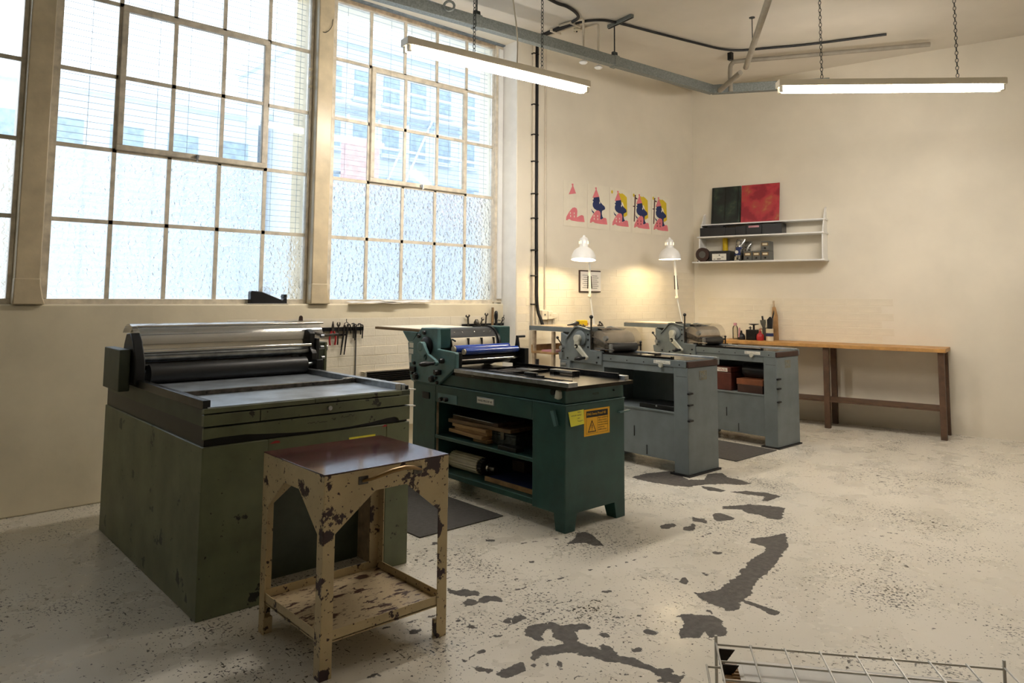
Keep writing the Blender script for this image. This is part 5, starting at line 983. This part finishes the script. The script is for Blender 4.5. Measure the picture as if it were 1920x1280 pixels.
MB().lathe([(.045, 0), (.092, 0), (.092, .05), (.045, .05)], (0, 0, .093), (0, -1, 0), n=36).build('tape', 'dark_brown', o); MB().lathe([(.036, -.002), (.046, -.002), (.046, .053), (.036, .053)], (0, 0, .093), (0, -1, 0), n=30).build('core', 'grey_plastic', o)
MB().box(-.08, .08, -.03, .01, 0, .012).build('stand', 'dark_brown', o)
o = far('storage_box', 'black box with a cream label on the lowest far shelf', 'box', .448, .165, ZL3); MB().box(-.135, .14, -.09, .09, 0, .135).build('body', 'black_plastic', o, bev=.003)
lb = MB().box(-.095, .095, -.0912, -.09, .012, .098).build('label', 'label_white', o); MB().box(-.03, .02, -.0920, -.0912, .025, .035).box(-.005, .01, -.0920, -.0912, .072, .085).box(-.08, -.05, -.0920, -.0912, .025, .031).box(.03, .06, -.0920, -.0912, .05, .056).build('printed_mark', 'ink_black', lb)
o = far('yellow_tube', 'yellow tube standing behind the labelled black box', 'tube', .455, .037, ZL3+.0); MB().cyl((0, 0, 0), (0, 0, .315), .034, n=24).build('tube', 'yellow', o); MB().cyl((0, 0, .305), (0, 0, .3155), .03, n=20).build('end', 'wood', o)
def bag(lab, s, t, tilt, w, h, band):
    o = far('foil_bag', lab, 'bag', s, t, ZL3, 'silver foil bags on the far shelf'); n = 8; rings = []
    for k in range(n+1):
        f_ = k/n; dpt = .045*math.sin(PI*min(1, .15+f_*.85))**.6 + .004; ww = w*(1+.06*math.sin(k*2.1)); x0 = tilt*f_*h
        rings.append([(x0+ww*math.cos(a)*(1 if abs(math.cos(a)) < .9 else 1.04), dpt*math.sin(a), f_*h) for a in (2*PI*j/14 for j in range(14))])
    MB().rings(rings).build('pouch', 'foil', o)
    if band:
        rg_ = []
        for k in range(2, 6):
            f_ = k/n; dpt = .045*math.sin(PI*min(1, .15+f_*.85))**.6 + .006; x0 = tilt*f_*h
            rg_.append([(x0+w*.93*math.cos(a), dpt*math.sin(a)-.001, f_*h) for a in [PI + PI*j/8 for j in range(9)]])
        m_ = MB(); nn = 9; m_.add([p for r in rg_ for p in r], [(k*nn+j, k*nn+j+1, (k+1)*nn+j+1, (k+1)*nn+j) for k in range(3) for j in range(8)]); bd = m_.build('blue_band', 'navy_ink', o)
        MB().lathe([(.001, 0), (.022, 0), (.022, .003), (.001, .003)], (tilt*.4*h-.01, -.052, .4*h), (0, -1, 0), n=16).build('round_mark', 'label_white', bd)
    return o
bag('silver foil bag with a dark blue band on the far shelf', .662, .19, .22, .056, .285, True)
bag('crumpled plain silver bag behind the blue banded one', .715, .055, .25, .05, .26, False)
for k, (s, z, lab) in enumerate(((.825, 0, 'small drawer box next to the silver bags'), (.936, 0, 'second small drawer box from the silver bags'), (1.047, 0, 'lower drawer box of the stack at the picture edge'), (1.047, .122, 'upper drawer box of the stack at the picture edge'))):
    o = far('drawer_box', lab, 'drawer box', s, .17, ZL3+z, 'small card drawer boxes'); MB().box(-.053, .053, -.09, .09, 0, .12).build('body', 'grey_plastic', o, bev=.003)
    h_ = MB().box(-.040, .040, -.094, -.09, .060, .100).build('label_holder', 'brass', o); MB().box(-.030, .030, -.0955, -.094, .068, .092).build('card', 'tympan', h_)
    MB().ball((0, -.095, .03), .012, 10).build('knob', 'ink_black', o)
# ------------------------------------------------------------------ bench and what stands on it
bn = thing('workbench', 'wooden workbench along the far wall behind the grey presses', 'bench', bw(1.4, .25, 0), BA)
MB().box(-.92, 1.6, -.25, .25, .928, .968).build('worktop', 'wood_bench', bn, bev=.003)
for x in (-.86, .35, 1.52):
    for y in (-.22, .16): MB().box(x, x+.06, y, y+.06, 0, .928).build('leg', 'wood_dark', bn)
MB().box(-.88, 1.55, -.20, .20, .3, .32).build('lower_shelf', 'wood_dark', bn)
BZ = .9685
o = far('clear_bottle', 'clear bottle with a pinkish cap on the far bench', 'bottle', .625, .20, BZ); MB().lathe([(.001, 0), (.033, 0), (.035, .01), (.035, .14), (.03, .16), (.018, .175), (.016, .18)], (0, 0, 0)).build('bottle', 'clear_bottle', o); MB().lathe([(.02, .175), (.022, .18), (.022, .205), (.018, .21), (.001, .21)], (0, 0, 0), n=18).build('cap', 'stick_pink', o); MB().lathe([(.001, 0.002), (.033, .003), (.033, .012), (.001, .012)], (0, 0, 0)).build('liquid', 'tan_wood_paint', o)
o = far('oil_bottle', 'dark squat bottle with a pink stripe on the bench', 'bottle', .713, .23, BZ); MB().lathe([(.001, 0), (.046, 0), (.048, .01), (.048, .045), (.036, .068), (.014, .085), (.011, .115), (.001, .117)], (0, 0, 0)).build('bottle', 'black_plastic', o); MB().lathe([(.008, 0), (.009, .08), (.012, .10), (.006, .125)], (-.018, -.045, .03), (.05, .15, 1), n=10).build('pink_brush', 'stick_pink', o)
o = far('solvent_can', 'black safety can with a flat plunger plate on top', 'can', .845, .20, BZ); MB().box(-.065, .065, -.06, .06, 0, .13).build('body', 'black_metal', o, bev=.006); MB().lathe([(.012, .13), (.012, .185), (.06, .195), (.062, .203), (.001, .205)], (.02, 0, 0), n=24).build('plunger_plate', 'tool_dark', o); MB().cyl((-.025, 0, .13), (-.025, 0, .17), .007, n=8).build('spout', 'tool_dark', o); MB().box(-.045, -.005, -.006, .006, .147, .155).build('tap', 'tool_dark', o)
o = far('red_oil_can', 'small red plastic oil bottle on the far bench', 'bottle', .962, .26, BZ); MB().lathe([(.001, 0), (.043, 0), (.046, .008), (.046, .05), (.040, .075), (.02, .09), (.016, .105), (.018, .112), (.006, .118), (.004, .15)], (0, 0, 0)).build('bottle', 'red_plastic', o); MB().box(-.004, .03, -.005, .005, .14, .148).build('spout', 'red_tin', o)
def jar(lab, s, t, r, h, mat, band=None):
    o = far('brush_jar', lab, 'jar', s, t, BZ); MB().lathe([(.001, 0), (r, 0), (r, h), (r-.004, h), (r-.004, .006), (.001, .006)], (0, 0, 0)).build('jar', mat, o)
    if band: MB().lathe([(r+.001, .055), (r+.001, .095), (r, .095), (r, .055)], (0, 0, 0), cap=False).build('band', band, o)
    return o
jar('cream jar holding spatulas behind the red bottle', 1.0, .12, .05, .155, 'grey_plastic')
jar('jar with a navy band at the right picture edge', 1.075, .24, .045, .15, 'tympan', 'navy_ink')
def tool(nm, lab, s, t, z, tilt, parts):
    o = far(nm, lab, nm.replace('_', ' '), s, t, BZ+z); o.rotation_euler = (0, tilt, BA)
    for (pn_, mt, pts, d) in parts: MB().prism(pts, 'y', -d/2, d/2).build(pn_, mt, o)
R_ = lambda w, a, b_: [(-w, a), (w, a), (w, b_), (-w, b_)]
tool('spatula', 'shiny wide spatula sticking out of the cream jar', .985, .12, .02, -.12, (('blade', 'chrome', [(-.012, .12), (.012, .12), (.036, .20), (.036, .235), (-.036, .235), (-.036, .20)], .002), ('handle', 'black_plastic', R_(.01, .0, .12), .012), ('tip', 'black_plastic', R_(.010, .235, .285), .012)))
tool('palette_knife', 'dark wide handled knife in the cream jar', 1.02, .12, .02, .06, (('handle', 'black_plastic', [(-.018, .10), (.018, .10), (.022, .24), (-.018, .245)], .016), ('blade', 'tool_steel', R_(.010, .0, .10), .003)))
tool('palette_knife', 'tall black knife leaning right in the jars', 1.025, .16, .02, .22, (('handle', 'black_plastic', [(-.012, .10), (.012, .10), (.016, .33), (.004, .37)], .014), ('blade', 'tool_steel', R_(.008, .0, .10), .003)))
tool('ink_brush', 'black bristle brush in the navy banded jar', 1.075, .24, .01, .03, (('bristles', 'black_plastic', [(-.03, .14), (.03, .14), (.036, .26), (.0, .29), (-.034, .25)], .03), ('handle', 'wood', R_(.012, .0, .14), .014)))
tool('wooden_paddle', 'pale wooden paddle leaning on the wall at the right', 1.10, .06, .0, -.04, (('blade', 'wood', [(-.025, .0), (.035, .0), (.04, .30), (.02, .42), (-.02, .42), (-.03, .34)], .012), ('handle', 'tan_wood_paint', R_(.012, .42, .50), .012)))

# ------------------------------------------------------------------ paper rack in the lower right corner
RZ = .50
rk = thing('drying_rack', 'wire drying rack with paper in the lower right corner', 'rack', (2.1, .95, 0), math.radians(-52))
# local frame: x runs to the right along the near-vertical picture edge of the rack, y away from the viewer
def wire_tray(z, x0, x1, y0, y1, nx, ny):
    for k in range(nx): x = x0 + (x1-x0)*k/(nx-1); MB().cyl((x, y0, z), (x, y1, z), .003, n=6).build('wire', 'rack_wire', rk)
    for k in range(ny): y = y0 + (y1-y0)*k/(ny-1); MB().cyl((x0, y, z-.005), (x1, y, z-.005), .003, n=6).build('wire', 'rack_wire', rk)
X0_, X1_, Y0_, Y1_ = -.332, .43, -.66, .038
wire_tray(RZ, X0_, X1_, Y0_, Y1_, 9, 8); wire_tray(RZ-.05, X0_-.03, X1_, Y0_, Y1_-.03, 3, 4)
for (x, y) in ((X0_, Y0_), (X1_, Y0_), (X0_, Y1_), (X1_, Y1_)): MB().cyl((x, y, 0), (x, y, RZ+.02), .0045, n=8).build('post', 'rack_wire', rk)
for y in (Y1_-.02, Y1_-.11): MB().prism([(X0_+.006, RZ-.006), (X0_+.05, RZ-.006), (X0_+.018, RZ-.05), (X0_+.006, RZ-.05)], 'y', y-.004, y).build('corner_gusset', 'tool_dark', rk)
def onrack(name, mat, lab, x0, x1, y0, y1, z0, z1, cat='sheet'):
    o = MB().box(x0, x1, y0, y1, 0, z1-z0).build(name, mat, smooth=False); r = Matrix.Rotation(math.radians(-52), 4, 'Z'); o.location = Vector((2.1, .95, z0)); o.rotation_euler = (0, 0, math.radians(-52)); return tag(o, lab, cat)
cb_ = thing('cork_board', 'brown ridged cork board lying in the drying rack', 'board', (2.1, .95, RZ-.044), math.radians(-52)); MB().box(X0_+.012, X1_-.02, Y0_+.02, Y1_-.05, 0, .012).build('board', 'cork', cb_, bev=.002)
for k in range(22): MB().box(X0_+.03, X1_-.05, Y1_-.10-k*.017, Y1_-.091-k*.017, .012, .017).build('ridge', 'wood', cb_, bev=.002)
onrack('white_sheet', 'paper', 'white paper sheet on the cork board, lower one', X0_+.050, X1_-.03, Y0_+.04, Y1_-.052, RZ-.0265, RZ-.0250)
onrack('white_sheet', 'paper', 'white paper sheet on the cork board, upper shifted one', X0_+.062, X1_-.01, Y0_+.05, Y1_-.042, RZ-.0245, RZ-.0230)
